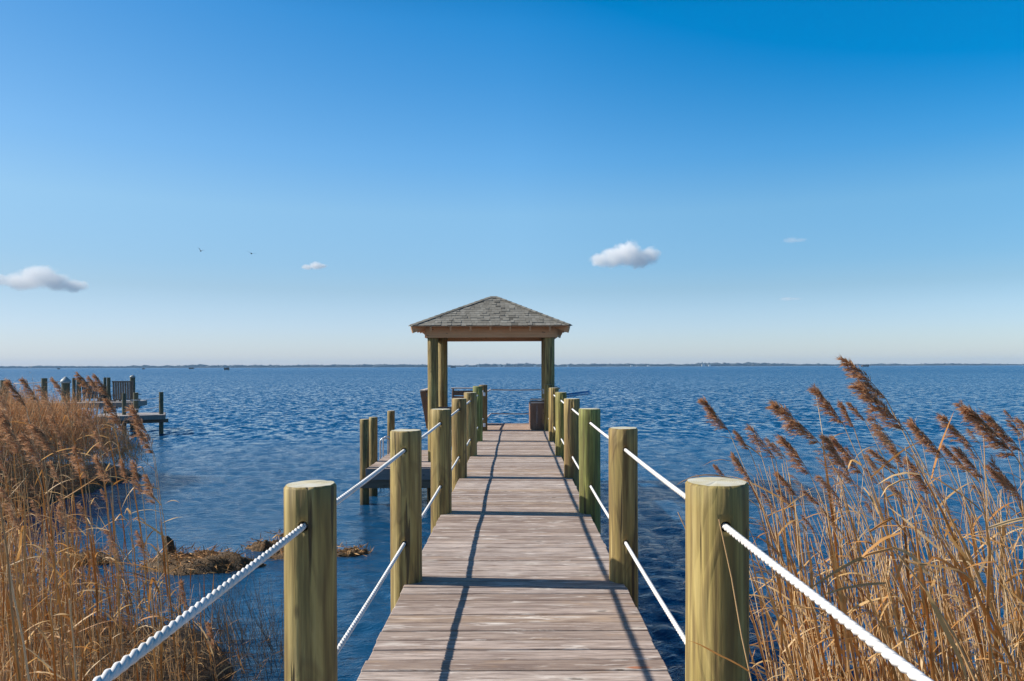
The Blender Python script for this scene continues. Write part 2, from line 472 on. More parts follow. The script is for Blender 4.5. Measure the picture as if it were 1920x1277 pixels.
M_LEAF = mat_reed('dry_reed_leaf', [(0.0, (0.46, 0.165, 0.035)), (0.35, (0.62, 0.29, 0.08)), (0.7, (0.78, 0.50, 0.21)), (1.0, (0.87, 0.72, 0.50))], 0.55, 0.42)
M_PLUME = mat_reed('reed_plume', [(0.0, (0.32, 0.145, 0.070)), (0.45, (0.60, 0.33, 0.175)), (0.8, (0.77, 0.49, 0.29)), (1.0, (0.86, 0.66, 0.47))], 0.8, 0.5)
M_BRUSH = mat_reed('dry_marsh_brush', [(0.0, (0.20, 0.095, 0.042)), (0.4, (0.48, 0.25, 0.11)), (0.75, (0.66, 0.38, 0.18)), (1.0, (0.76, 0.52, 0.31))], 0.8, 0.2)
M_RUSH = mat_reed('dark_rush', [(0.0, (0.025, 0.022, 0.022)), (0.6, (0.075, 0.065, 0.055)), (1.0, (0.17, 0.14, 0.10))], 0.7, 0.0)
M_LITTER = mat_reed('reed_litter', [(0.0, (0.14, 0.062, 0.022)), (0.5, (0.46, 0.225, 0.075)), (1.0, (0.72, 0.46, 0.21))], 0.8, 0.1)
M_MUD = mat_mud('marsh_mud', (0.022, 0.012, 0.006), (0.20, 0.115, 0.045))
M_WATER = mat_water()
M_TREE = mat_plain('far_tree_foliage', (0.030, 0.034, 0.028), 0.9, 0.6, 0.05)
M_SHORE = mat_plain('far_sand', (0.16, 0.13, 0.09), 0.9, 0.4, 0.02)
M_HOUSE = mat_plain('pale_siding', (0.62, 0.60, 0.56), 0.8, 0.2, 0.3)
M_DARK = mat_plain('weathered_brown_brush', (0.10, 0.07, 0.05), 0.9, 0.5, 1.0)
M_GREENPOST = mat_wood('green_treated_post', (0.062, 0.062, 0.036), (0.13, 0.125, 0.075), (20, 20, 1.5))
M_GREYWOOD = mat_wood('grey_weathered_wood', (0.16, 0.135, 0.12), (0.30, 0.26, 0.235), (20, 20, 2))
M_PALEDECK = mat_wood('pale_dock_board', (0.34, 0.31, 0.30), (0.52, 0.48, 0.46))
M_CAPWHITE = mat_plain('white_post_cap', (0.34, 0.38, 0.39), 0.5, 0.3, 12.0)
M_BIRD = mat_plain('dark_feathers', (0.02, 0.02, 0.022), 0.8, 0.3, 20.0)

# ------------------------------------------------------------------ water and land
rng = np.random.default_rng(7)

def smooth(a, b, x):
    q = np.clip((x - a) / (b - a), 0, 1)
    return q * q * (3 - 2 * q)

def make_water():
    th = np.radians(np.linspace(-62, 62, 1000))
    rr = [1.5]
    while rr[-1] < 3600:
        rr.append(rr[-1] * 1.0062 + 0.008)
    r = np.array(rr)
    A, B = np.meshgrid(th, r)
    X = np.sin(A) * B; Y = np.cos(A) * B
    Z = np.zeros_like(X); DX = np.zeros_like(X); DY = np.zeros_like(X)
    step = np.maximum(B * (th[1] - th[0]), 0.0)
    rstep = B * 0.0062 + 0.008
    open_w = np.maximum(smooth(-2.6, 1.0, X), smooth(10.5, 24.0, Y - 0.35 * (X + 6)))
    calm = 0.38 + 0.62 * open_w
    g = np.random.default_rng(3)
    for i in range(64):
        lam = 0.24 * (1.15 / 0.24) ** g.random()
        ang = math.radians(-90 - 14 + g.normal(0, 36))
        k = 2 * math.pi / lam
        kx, ky = k * math.cos(ang), k * math.sin(ang)
        amp = 0.0056 * lam ** 0.6 * g.uniform(0.6, 1.3)
        need = np.abs(rstep * math.sin(ang)) + np.abs(step * math.cos(ang))
        w = 1 - smooth(0.12, 0.34, need / lam)
        ph = kx * X + ky * Y + g.random() * 6.28
        s, c = np.sin(ph), np.cos(ph)
        Z += amp * w * s
        DX += -0.8 * amp * w * c * math.cos(ang)
        DY += -0.8 * amp * w * c * math.sin(ang)
    for i in range(16):
        # short wind wavelets whose crests run together, lively even in the lee
        lam = g.uniform(0.26, 0.62)
        ang = math.radians(-90 - 20 + g.normal(0, 11))
        k = 2 * math.pi / lam
        need = np.abs(rstep * math.sin(ang)) + np.abs(step * math.cos(ang))
        w = (1 - smooth(0.16, 0.42, need / lam)) * 0.0062 * lam ** 0.8 * g.uniform(.7, 1.3) / np.maximum(calm, 0.3) ** 0.6
        ph = k * (math.cos(ang) * X + math.sin(ang) * Y) + g.random() * 6.28 + 1.4 * np.sin(X * 0.21 + Y * 0.16 + i)
        s = np.sin(ph)
        Z += w * (s + 0.25 * np.sin(2 * ph + 1.57))
    patch = 0.75 + 0.25 * np.sin(X * 0.31 + 1.3 * np.sin(Y * 0.17)) * np.sin(Y * 0.23 + np.sin(X * 0.13))
    m = calm * patch
    V = np.stack([X + DX * m, Y + DY * m, Z * m], -1).reshape(-1, 3)
    n, mcol = X.shape
    i = np.arange(n - 1)[:, None] * mcol + np.arange(mcol - 1)[None, :]
    i = i.ravel()
    Q = np.stack([i, i + 1, i + mcol + 1, i + mcol], -1)[:, ::-1]
    o = np_obj('water', V, Q, M_WATER, smooth=True)
    tag(o, 'rippled blue open water of the sound reaching the far shore', None, None, 'structure')
make_water()

def vnoise(x, y, seed=0):
    """Cheap smooth noise from sines."""
    g = np.random.default_rng(seed)
    out = 0
    for _ in range(7):
        a = g.uniform(0, 6.28); f = g.uniform(0.4, 2.2); q = g.uniform(0, 6.28)
        out = out + np.sin((np.cos(a) * x + np.sin(a) * y) * f + q)
    return out / 7

def land(name, poly, h, label, res=0.16, seed=1, edge=0.5, margin=0.5):
    """Low muddy ground with the outline poly, sinking under the water at its edge."""
    P = np.array(poly, float)
    lo, hi = P.min(0) - margin, P.max(0) + margin
    xs = np.arange(lo[0], hi[0], res); ys = np.arange(lo[1], hi[1], res)
    X, Y = np.meshgrid(xs, ys)
    inside = np.zeros(X.shape, bool); dist = np.full(X.shape, 1e9)
    for a, b in zip(P, np.roll(P, -1, 0)):
        cond = ((a[1] > Y) != (b[1] > Y)) & (X < (b[0] - a[0]) * (Y - a[1]) / (b[1] - a[1] + 1e-12) + a[0])
        inside ^= cond
        ab = b - a
        tt = np.clip(((X - a[0]) * ab[0] + (Y - a[1]) * ab[1]) / (ab @ ab), 0, 1)
        dist = np.minimum(dist, np.hypot(X - a[0] - tt * ab[0], Y - a[1] - tt * ab[1]))
    sd = np.where(inside, dist, -dist) + 0.22 * vnoise(X * 2.2, Y * 2.2, seed) + 0.1 * vnoise(X * 6, Y * 6, seed + 1)
    Z = -0.5 + (h + 0.5) * smooth(-edge, edge, sd) + 0.06 * vnoise(X * 5, Y * 5, seed + 2) + 0.03 * vnoise(X * 14, Y * 14, seed + 3)
    n, m = X.shape
    i = (np.arange(n - 1)[:, None] * m + np.arange(m - 1)[None, :]).ravel()
    Q = np.stack([i, i + 1, i + m + 1, i + m], -1)
    zq = Z.ravel()[Q].max(1)
    o = np_obj(name, np.stack([X, Y, Z], -1).reshape(-1, 3), Q[zq > -0.45], M_MUD, smooth=True)
    tag(o, label, None, None, 'structure')
    return o

LEFT_BANK = [(-2.5, -6), (-2.5, 6.8), (-2.75, 7.9), (-3.7, 8.9), (-4.9, 9.2), (-6.2, 9.6), (-7.6, 10.8), (-8.9, 12.6), (-10.2, 14.2), (-10.4, 16.4), (-10.6, 19.2), (-10.5, 21.2), (-12.0, 22.8), (-16, 24), (-30, 25), (-30, -6)]
RIGHT_BANK = [(1.75, -6), (1.55, 1.0), (1.6, 4.2), (2.0, 5.6), (3.2, 6.3), (5.2, 6.6), (9, 6.4), (12, -6)]
land('marsh_ground', LEFT_BANK, 0.16, 'dark muddy marsh ground under the reeds left of the pier')
land('marsh_ground', RIGHT_BANK, 0.10, 'muddy ground under the reeds right of the pier', seed=5)

# seabed under everything, so that the piles stand in something
sb = MB(); sb.add([(-3700, -30, -2.9), (3700, -30, -2.9), (3700, 3650, -2.9), (-3700, 3650, -2.9)], [(0, 1, 2, 3)])
tag(sb.build('seabed', M_MUD), 'muddy bottom below the water', None, None, 'structure')

# ------------------------------------------------------------------ posts with drilled rope holes
def post_mesh(name, rad, z0, z1, seed, holes=(), rings=46, n=44, bevel=0.010, lean=(0, 0)):
    g = np.random.default_rng(seed)
    ang = np.linspace(0, 2 * math.pi, n, endpoint=False)
    zs = list(np.linspace(0, z1 - z0 - bevel, rings)) + [z1 - z0]
    ph = g.uniform(0, 6.28, 8)
    vs, fs, mi = [], [], []
    H = z1 - z0
    slope = g.uniform(-0.02, 0.02)
    for j, z in enumerate(zs):
        rr = rad * (1.0 + 0.018 * (1 - z / H))
        for a in ang:
            q = 1 + 0.020 * math.sin(2 * a + ph[0] + 0.5 * z) + 0.013 * math.sin(3 * a + ph[1] + 0.9 * z) + 0.007 * math.sin(5 * a + ph[6]) + 0.007 * math.sin(7 * a + ph[2] + 2.0 * math.sin(1.7 * z + ph[3])) + 0.008 * math.sin(3.1 * z + a + ph[4]) + 0.004 * math.sin(13 * a + ph[5] + 3 * math.sin(2 * z))
            r2 = rr * q - (bevel * 0.8 if j == len(zs) - 1 else 0)
            x, y = r2 * math.cos(a) + lean[0] * z / H, r2 * math.sin(a) + lean[1] * z / H
            chip = -0.002 * max(0.0, math.sin(4 * a + ph[7]) + math.sin(9 * a + ph[2]) - 0.9) if j == len(zs) - 1 else 0.0
            vs.append((x, y, z + chip + (slope * x if j >= len(zs) - 2 else 0)))
    for j in range(len(zs) - 1):
        for k in range(n):
            k2 = (k + 1) % n
            fs.append((j * n + k, j * n + k2, (j + 1) * n + k2, (j + 1) * n + k)); mi.append(0)
    b = (len(zs) - 1) * n
    # end grain: one inner ring and a centre point
    c0 = len(vs)
    for k in range(n):
        x, y, z = vs[b + k]
        vs.append((x * 0.5, y * 0.5, z + 0.0015))
    cc = len(vs); vs.append((lean[0], lean[1], H + 0.002))
    for k in range(n):
        k2 = (k + 1) % n
        fs.append((b + k, b + k2, c0 + k2, c0 + k)); mi.append(1)
        fs.append((c0 + k, c0 + k2, cc)); mi.append(1)
    fs.append(tuple(range(n - 1, -1, -1))); mi.append(0)
    o = mesh_obj(name, vs, fs, [M_POST, M_END], None, smooth=False, mat_idx=mi)
    me = o.data
    sm = [p.material_index == 0 and len(p.vertices) == 4 for p in me.polygons]
    me.polygons.foreach_set('use_smooth', sm)
    if holes:
        cut = bpy.data.meshes.new('cut'); bm = bmesh.new()
        for hz in holes:
            M = Matrix.Translation((0, 0, hz - z0)) @ Matrix.Rotation(R(90), 4, 'X')
            bmesh.ops.create_cone(bm, cap_ends=True, segments=20, radius1=0.0195, radius2=0.0195, depth=0.6, matrix=M)
        bm.to_mesh(cut); bm.free()
        co = bpy.data.objects.new('cut', cut); COL.objects.link(co)
        md = o.modifiers.new('b', 'BOOLEAN'); md.object = co; md.operation = 'DIFFERENCE'; md.solver = 'EXACT'
        bpy.context.view_layer.update()
        dg = bpy.context.evaluated_depsgraph_get()
        new = bpy.data.meshes.new_from_object(o.evaluated_get(dg))
        o.modifiers.clear()
        o.data = new
        new.name = name
        bpy.data.objects.remove(co); bpy.data.meshes.remove(me)
    return o

PY0, PSTEP = 2.83, 2.46
ROPE_UP, ROPE_LO = DECK + 0.94, DECK + 0.288
ordw = ['', 'first', 'second', 'third', 'fourth', 'fifth', 'sixth', 'seventh']
XL, XR = -0.79, 0.765
LEFT = [  # radius, top above the deck, tint, label
    (0.100, 1.085, (1, 1, 1), 'rope post just outside the left deck edge behind the viewpoint'),
    (0.099, 1.083, (1.0, 1.0, 1.0), 'big left-hand rope post nearest the viewer with white rope slanting from its hole'),
    (0.109, 1.075, (1.02, 1.0, 0.98), 'second post of the left rope rail, in front of the low side platform'),
    (0.107, 1.083, (1.0, 0.98, 0.95), 'third post of the left rope rail, with a split orange scar on its face'),
    (0.101, 1.087, (1.05, 0.98, 0.95), 'fourth post of the left rope rail, beside the bench end'),
    (0.109, 1.082, (0.95, 0.93, 0.95), 'fifth post of the left rope rail, plain grey brown'),
    (0.097, 1.125, (0.60, 0.92, 0.72), 'dark green stained post near the far end of the left rail'),
    (0.100, 1.088, (0.72, 0.58, 0.55), 'dark brown last post of the left rail carrying small white plates'),
]
RIGHT = [
    (0.100, 1.085, (1, 1, 1), 'rope post just outside the right deck edge behind the viewpoint'),
    (0.119, 1.087, (1.0, 1.0, 0.95), 'thick right-hand rope post nearest the viewer, dry reeds beside it'),
    (0.103, 1.087, (1.0, 0.97, 0.95), 'second post of the right rope rail, tan with a knot'),
    (0.112, 1.083, (0.72, 0.98, 0.72), 'third post of the right rope rail, tinted moss green'),
    (0.111, 1.080, (0.98, 0.92, 0.92), 'fourth post of the right rope rail, grey tan with a pale top'),
    (0.098, 1.083, (0.86, 1.0, 0.72), 'fifth post of the right rope rail, slim and greenish yellow'),
    (0.102, 1.085, (1.08, 1.0, 0.85), 'sixth post of the right rope rail, bright yellow'),
    (0.104, 1.088, (1.08, 1.0, 0.82), 'last post of the right rope rail, in front of the pavilion post'),
]
POSTS = {}
for side, xs, lst in (('L', XL, LEFT), ('R', XR, RIGHT)):
    for i, (rad, top, tint, lab) in enumerate(lst):
        y = PY0 + PSTEP * (i - 1)
        z0 = -2.6
        o = post_mesh('rope_post', rad, z0, DECK + top, 100 + i * 2 + (side == 'R'), (ROPE_UP, ROPE_LO), rings=60 if 1 <= i <= 3 else 30, n=48 if 1 <= i <= 3 else 32)
        o.location = (xs, y, z0)
        o.color = (*tint, 1)
        tag(o, lab, 'post', 'round timber posts of the rope rails')
        POSTS[side, i] = o

# small white plates nailed on the last left post
for zz in (DECK + 0.87, DECK + 0.14):
    m = MB(); m.box((XL + 0.03, PY0 + PSTEP * 6 - 0.1015, zz), (0.055, 0.012, 0.085), bev=0.003)
    pl = m.build('plate', M_PLATE)
    pl.parent = POSTS['L', 7]
    pl.matrix_parent_inverse = Matrix.Translation(-POSTS['L', 7].location)

# ------------------------------------------------------------------ twisted ropes
def rope(name, pts, r, mat, label, fine_to=8.5, pitch=None, n=6):
    """Three twisted strands laid along a polyline; coarser once far away."""
    pts = [Vector(p) for p in pts]
    pitch = pitch or r * 8.2
    L = [0.0]
    for a, b in zip(pts, pts[1:]): L.append(L[-1] + (b - a).length)
    def at(s):
        for i in range(len(L) - 1):
            if s <= L[i + 1] or i == len(L) - 2:
                return pts[i].lerp(pts[i + 1], (s - L[i]) / max(L[i + 1] - L[i], 1e-9))
    ss = [0.0]
    while ss[-1] < L[-1]:
        ss.append(min(L[-1], ss[-1] + (pitch / 14 if at(ss[-1]).y < fine_to else pitch / 6)))
    V, Fc = [], []
    P = [at(s) for s in ss]
    for st in range(3):
        base = len(V)
        C = []
        for i, s in enumerate(ss):
            t = (P[min(i + 1, len(P) - 1)] - P[max(i - 1, 0)]).normalized()
            e1 = t.cross(Vector((0, 0, 1)))
            e1 = e1.normalized() if e1.length > 1e-4 else Vector((1, 0, 0))
            e2 = e1.cross(t)
            a = 2 * math.pi * (s / pitch + st / 3)
            C.append((P[i] + (e1 * math.cos(a) + e2 * math.sin(a)) * r * 0.39, e1, e2, t))
        for c, e1, e2, t in C:
            for k in range(n):
                q = 2 * math.pi * k / n
                V.append(c + (e1 * math.cos(q) + e2 * math.sin(q)) * r * 0.655)
        for i in range(len(ss) - 1):
            for k in range(n):
                k2 = (k + 1) % n
                Fc.append((base + i * n + k, base + i * n + k2, base + (i + 1) * n + k2, base + (i + 1) * n + k))
    o = np_obj(name, np.array([tuple(v) for v in V]), np.array(Fc), mat, smooth=True)
    return tag(o, label, 'rope', 'ropes strung through the posts')

def rail_rope(x, z, sag, label):
    pts = []
    for i in range(-0, 7):
        y0 = PY0 + PSTEP * (i - 1); y1 = y0 + PSTEP
        for k in range(8):
            f = k / 8
            pts.append((x, y0 + PSTEP * f, z - sag * 4 * f * (1 - f)))
    pts.append((x, PY0 + PSTEP * 6, z))
    return rope('rope', pts, 0.0125, M_ROPE, label)
rail_rope(XL, ROPE_UP, 0.006, 'upper white twisted rope of the left rail')
rail_rope(XL, ROPE_LO, 0.010, 'lower white twisted rope of the left rail, near deck height')
rail_rope(XR, ROPE_UP, 0.006, 'upper white twisted rope of the right rail, sunlit')
rail_rope(XR, ROPE_LO, 0.010, 'lower white twisted rope of the right rail, near deck height')

# ------------------------------------------------------------------ pier walkway
END_Y = PY0 + PSTEP * 6 - 0.12          # where the walkway meets the end deck
DL, DR = -0.785, 0.757
random.seed(5)
pier = empty('pier_walkway', (0, 0, DECK))
tag(pier, 'long weathered grey board walkway running out over the water', 'pier')
def planks(m, x0, x1, y0, y1, z, w=0.14, gap=0.012, along='x', jit=0.006, th=0.038):
    if along == 'x':
        y = y0
        while y < y1 - 0.03:
            ww = min(w, y1 - y)
            a = random.uniform(-1, 1) * 0.012
            M = Matrix.Rotation(a * 0.5, 3, 'X') @ Matrix.Rotation(random.uniform(-1, 1) * 0.0012, 3, 'Z')
            e0, e1 = random.uniform(-jit, jit), random.uniform(-jit, jit)
            m.box(((x0 + e0 + x1 + e1) / 2, y + ww / 2, z - th / 2 + random.uniform(-.0018, .0018)), (x1 + e1 - x0 - e0, ww - gap * random.uniform(.6, 1.5), th), M, 0.004)
            y += w
    else:
        x = x0
        while x < x1 - 0.03:
            ww = min(w, x1 - x)
            m.box((x + ww / 2, (y0 + y1) / 2, z - th / 2 + random.uniform(-.0015, .0015)), (ww - gap, y1 - y0 + random.uniform(-jit, jit), th), None, 0.004)
            x += w
m = MB(); planks(m, DL, DR, -3.0, END_Y, 0.0)
m.build('decking', M_DECK, pier)
for x in (-0.58, -0.02, 0.55):
    m = MB(); m.bar((x, -3.0, -0.135), (x, END_Y, -0.135), 0.045, 0.185); m.build('stringer', M_UNDER, pier)
for i in range(0, 8):
    y = PY0 + PSTEP * (i - 1) + 0.142
    m = MB(); m.bar((-0.72, y, -0.33), (0.70, y, -0.33), 0.055, 0.20); m.build('cross_beam', M_UNDER, pier)
    for x in (-0.62, 0.6):
        b = MB(); b.tube([(x, y + 0.028, -0.33), (x, y + 0.045, -0.33)], 0.014, 6); b.build('bolt', M_METAL, pier)

# ------------------------------------------------------------------ end deck under the pavilion
PX0, PX1, PYF, PYR = -2.01, 0.79, 17.85, 20.28      # pavilion posts
end_deck = empty('pier_end_deck', (0, 0, DECK))
tag(end_deck, 'warm toned square deck at the end of the pier under the pavilion', 'deck')
m = MB(); planks(m, -1.98, 0.80, END_Y + 0.005, 19.85, 0.0); m.build('decking', M_NEWDECK, end_deck)
for a, b in (((-1.99, END_Y + .02, -0.14), (0.81, END_Y + .02, -0.14)), ((-1.99, 19.82, -0.14), (0.81, 19.82, -0.14)), ((-1.965, END_Y + .06, -0.14), (-1.965, 19.79, -0.14)), ((0.785, END_Y + .06, -0.14), (0.785, 19.79, -0.14))):
    m = MB(); m.bar(a, b, 0.04, 0.19); m.build('rim_joist', M_UNDER, end_deck)
for y in (18.05, 19.4):
    m = MB(); m.bar((-2.1, y, -0.335), (0.9, y, -0.335), 0.06, 0.19); m.build('cross_beam', M_UNDER, end_deck)

# ------------------------------------------------------------------ pavilion
pav = empty('pavilion', ((PX0 + PX1) / 2, (PYF + PYR) / 2, DECK))
tag(pav, 'open timber pavilion with grey shingled hip roof at the end of the pier', 'pavilion')
PC = Vector(pav.location)
def rel(v): return Vector(v) - PC
for i, (x, y) in enumerate(((PX0, PYF), (PX1, PYF), (PX0, PYR), (PX1 + 0.02, PYR))):
    rad = 0.126 if y == PYF else 0.125
    if i == 1: rad = 0.135
    o = post_mesh('pavilion_post', rad, -2.6, 3.98, 300 + i, (), rings=60, n=32)
    o.name = 'post'
    o.parent = pav
    o.location = rel((x, y, -2.6))
    o.color = (1.0, 1.0, 0.98, 1)
BT, BB = 4.075, 3.815           # beam top, bottom
for y, name in ((PYF - 0.15, 'beam'), (PYR + 0.15, 'beam')):
    m = MB(); m.bar(rel((PX0 - 0.13, y, (BT + BB) / 2)), rel((PX1 + 0.15, y, (BT + BB) / 2)), 0.05, BT - BB); m.build(name, M_BEAM, pav)
for x in (PX0 - 0.155, PX1 + 0.175):
    m = MB(); m.bar(rel((x, PYF - 0.125, (BT + BB) / 2 - 0.004)), rel((x, PYR + 0.125, (BT + BB) / 2 - 0.004)), 0.05, BT - BB - 0.01); m.build('beam', M_BEAM, pav)
EZ, AZ = 4.095, 4.915
ex0, ex1, ey0, ey1 = PX0 - 0.47, PX1 + 0.475, PYF - 0.46, PYR + 0.46
cx, cyy = (ex0 + ex1) / 2, (ey0 + ey1) / 2
hr = 0.075                       # half the ridge
apx = (Vector((cx - hr + 0.03, cyy, AZ)), Vector((cx + hr + 0.03, cyy, AZ)))
corners = [Vector((ex0, ey0, EZ)), Vector((ex1, ey0, EZ)), Vector((ex1, ey1, EZ)), Vector((ex0, ey1, EZ))]
# rafters: hips and commons, under the roof boards
down = 0.035
for c, a in ((0, 0), (1, 1), (2, 1), (3, 0)):
    p0, p1 = corners[c].copy(), apx[a].copy()
    d = (p1 - p0)
    p0 = p0 + d * 0.012
    m = MB(); m.bar(rel(p0 - Vector((0, 0, down + 0.085))), rel(p1 - Vector((0, 0, down + 0.085))), 0.042, 0.15); m.build('hip_rafter', M_BEAM, pav)
faces = [(corners[0], corners[1], apx[0], apx[1]), (corners[1], corners[2], apx[1], apx[1]), (corners[2], corners[3], apx[1], apx[0]), (corners[3], corners[0], apx[0], apx[0])]
for fi, (a, b, ta, tb) in enumerate(faces):
    L = (b - a).length
    n_r = 8
    for k in range(1, n_r):
        f = k / n_r
        e = a.lerp(b, f)
        inward = Vector((0, 0, 0))
        # runs square to the eave until it meets a hip
        mid = (ta + tb) / 2
        perp = Vector((-(b - a).y, (b - a).x, 0)).normalized()
        run = (mid - a.lerp(b, 0.5)).dot(perp)
        top = e + (perp * run + Vector((0, 0, AZ - EZ))) * min(1.0, 2 * min(f, 1 - f)) * 0.97
        st = e + (top - e) * 0.03
        m = MB(); m.bar(rel(st - Vector((0, 0, down + 0.062))), rel(top - Vector((0, 0, down + 0.062))), 0.04, 0.115); m.build('rafter', M_BEAM, pav)
# roof boards (a closed thin hip) and the shingles lying on it
roof_v, roof_f = [], []
bmz = Vector((0, 0, -0.03))
top_pts = corners + list(apx)
roof_v = [rel(p + Vector((0, 0, -0.006))) for p in top_pts] + [rel(p + bmz) for p in top_pts]
roof_f = [(0, 1, 5, 4), (1, 2, 5), (2, 3, 4, 5), (3, 0, 4), (7, 6, 10, 11), (8, 7, 11), (9, 8, 11, 10), (6, 9, 10), (1, 0, 6, 7), (2, 1, 7, 8), (3, 2, 8, 9), (0, 3, 9, 6)]
roof = mesh_obj('roof', roof_v, roof_f, M_BEAM, pav, rnd=[.5] * len(roof_f))
sh = MB()
random.seed(11)
for fi, (a, b, ta, tb) in enumerate(faces):
    nC = 13
    nrm = (b - a).cross((ta + tb) / 2 - a).normalized()
    if nrm.z < 0: nrm = -nrm
    upv = ((ta + tb) / 2 - (a + b) / 2)
    for c in range(nC):
        f0, f1 = c / nC - (0.012 if c == 0 else 0.0), min(1.0, (c + 1.35) / nC)
        l0, r0 = a.lerp(ta, f0), b.lerp(tb, f0)
        l1, r1 = a.lerp(ta, f1), b.lerp(tb, f1)
        W = (r0 - l0).length
        x = -random.uniform(0, 0.15)
        along = (b - a).normalized()
        while x < W:
            w = random.choice((0.07, 0.09, 0.11, 0.13, 0.16))
            xa, xb = max(0.0, x), min(W, x + w - 0.004)
            x += w
            if xb - xa < 0.015: continue
            lift = random.choice((0.007, 0.009, 0.018))
            drop = random.choice((0, 0, 0.012))
            p0 = l0 + along * xa; p1 = l0 + along * xb
            u1 = (l1 - l0).dot(along); W1 = (r1 - l1).length
            q0 = l1 + along * min(max(xa - u1, 0), W1); q1 = l1 + along * min(max(xb - u1, 0), W1)
            dn = -upv.normalized() * drop
            v = [p0 + dn + nrm * lift, p1 + dn + nrm * lift, q1 + nrm * 0.001, q0 + nrm * 0.001, p0 + dn - nrm * 0.001, p1 + dn - nrm * 0.001]
            sh.add([rel(k) for k in v], [(0, 1, 2, 3), (4, 5, 1, 0), (4, 0, 3), (5, 2, 1)], min(1, max(0, random.gauss(0.48, 0.24))))
sh.build('shingles', M_SHINGLE, roof)
for c, a in ((0, 0), (1, 1), (2, 1), (3, 0)):
    hc = MB()
    p0, p1 = corners[c], apx[a]
    d = (p1 - p0); L = d.length; dn = d.normalized()
    s2 = dn.cross(Vector((0, 0, 1))).normalized()
    n = 14
    for k in range(n):
        q0 = p0 + d * (k / n) - dn * 0.01; q1 = p0 + d * min(1, (k + 1.25) / n)
        w = 0.085
        dz = Vector((0, 0, 0.030)); lz = Vector((0, 0, -0.004))
        hc.add([rel(x) for x in (q0 - s2 * w + lz, q0 + dz, q0 + s2 * w + lz, q1 - s2 * w + lz * 2, q1 + dz * 0.6, q1 + s2 * w + lz * 2, q0 - s2 * w + lz * 3.5, q0 + s2 * w + lz * 3.5)],
               [(0, 1, 4, 3), (1, 2, 5, 4), (6, 7, 2, 1, 0)], min(1, max(0, random.gauss(0.35, 0.2))))
    hc.build('hip_cap', M_SHINGLE, roof)
rc = MB(); rc.add([rel(v) for v in (apx[0] + Vector((-.05, -.09, -.025)), apx[1] + Vector((.05, -.09, -.025)), apx[1] + Vector((.05, .09, -.025)), apx[0] + Vector((-.05, .09, -.025)), apx[0] + Vector((-.01, 0, .022)), apx[1] + Vector((.01, 0, .022)))], [(0, 1, 5, 4), (2, 3, 4, 5), (3, 0, 4), (1, 2, 5), (3, 2, 1, 0)], 0.3)
rc.build('ridge_cap', M_SHINGLE, roof)

# rear rail ropes and the lashing on the right pavilion post
rope('rope', [(XL + 0.02, 17.6, DECK + 0.90), (XL + 0.1, 20.22, DECK + 0.89), (0.0, 20.22, DECK + 0.875), (PX1, 20.16, DECK + 0.89)], 0.019, M_ROPE2, 'upper pinkish rope across the far edge of the end deck', 0)
rope('rope', [(XL + 0.02, 17.6, DECK + 0.245), (XL + 0.1, 20.22, DECK + 0.24), (0.0, 20.22, DECK + 0.225), (PX1, 20.16, DECK + 0.24)], 0.019, M_ROPE2, 'lower pinkish rope across the far edge of the end deck', 0)
lash = MB()
for k in range(4):
    zz = DECK + 0.86 + k * 0.027
    pts = [(PX1 + 0.146 * math.cos(q * math.pi / 12), PYF + 0.146 * math.sin(q * math.pi / 12), zz + 0.027 * q / 24) for q in range(25)]
    lash.tube(pts, 0.014, 6)
tag(lash.build('rope_lashing', M_ROPE, smooth=True), 'white rope wound round the front right pavilion post', 'rope')

# ------------------------------------------------------------------ benches inside the pavilion
def bench(name, org, ax, length, label, group='benches built along the end deck', arm=True):
    """Box bench; ax is the direction it runs; its back leans away to the left of ax."""
    t = empty(name, org)
    tag(t, label, 'bench', group)
    ax = Vector(ax).normalized(); bk = Vector((-ax.y, ax.x, 0)); up = Vector((0, 0, 1))
    M = Matrix((ax, bk, up)).transposed()
    def P(a, b, c): return ax * a + bk * b + up * c
    m = MB(); m.box(P(length / 2, -0.02, 0.43), (length, 0.44, 0.04), M); m.build('seat', M_BENCH, t)
    m = MB()
    nb = max(3, int(length / 0.14))
    for k in range(nb): m.box(P((k + .5) * length / nb, -0.22, 0.205), (length / nb - 0.006, 0.02, 0.40), M)
    m.build('front_panel', M_BENCH, t)
    tilt = Matrix.Rotation(R(-17), 3, ax)
    m = MB()
    for k in range(3):
        h = 0.53 + k * 0.145
        c = P(length / 2, 0.215 + (h - 0.45) * 0.30, h)
        m.box(c, (length, 0.025, 0.125), tilt @ M)
    bo = m.build('backrest', M_BENCH, t)
    for k in range(max(2, int(length / 0.6) + 1)):
        m = MB()
        f = 0.03 + k * (length - 0.06) / max(1, int(length / 0.6))
        m.bar(P(f, 0.225, 0.02), P(f, 0.385, 0.93), 0.04, 0.13, bk)
        m.build('back_frame', M_BENCH, t)
    m = MB(); m.box(P(length / 2, 0.385, 0.945), (length + 0.06, 0.12, 0.03), M); m.build('top_rail', M_CAP, t)
    return t
bench('bench', (-1.90, 18.0, DECK), (0, 1, 0), 1.85, 'left built-in wooden bench with its back leaning out over the low platform')
bench('bench', (-1.72, 19.42, DECK), (1, 0, 0), 0.70, 'short rear bench along the far edge, behind the left rail posts')
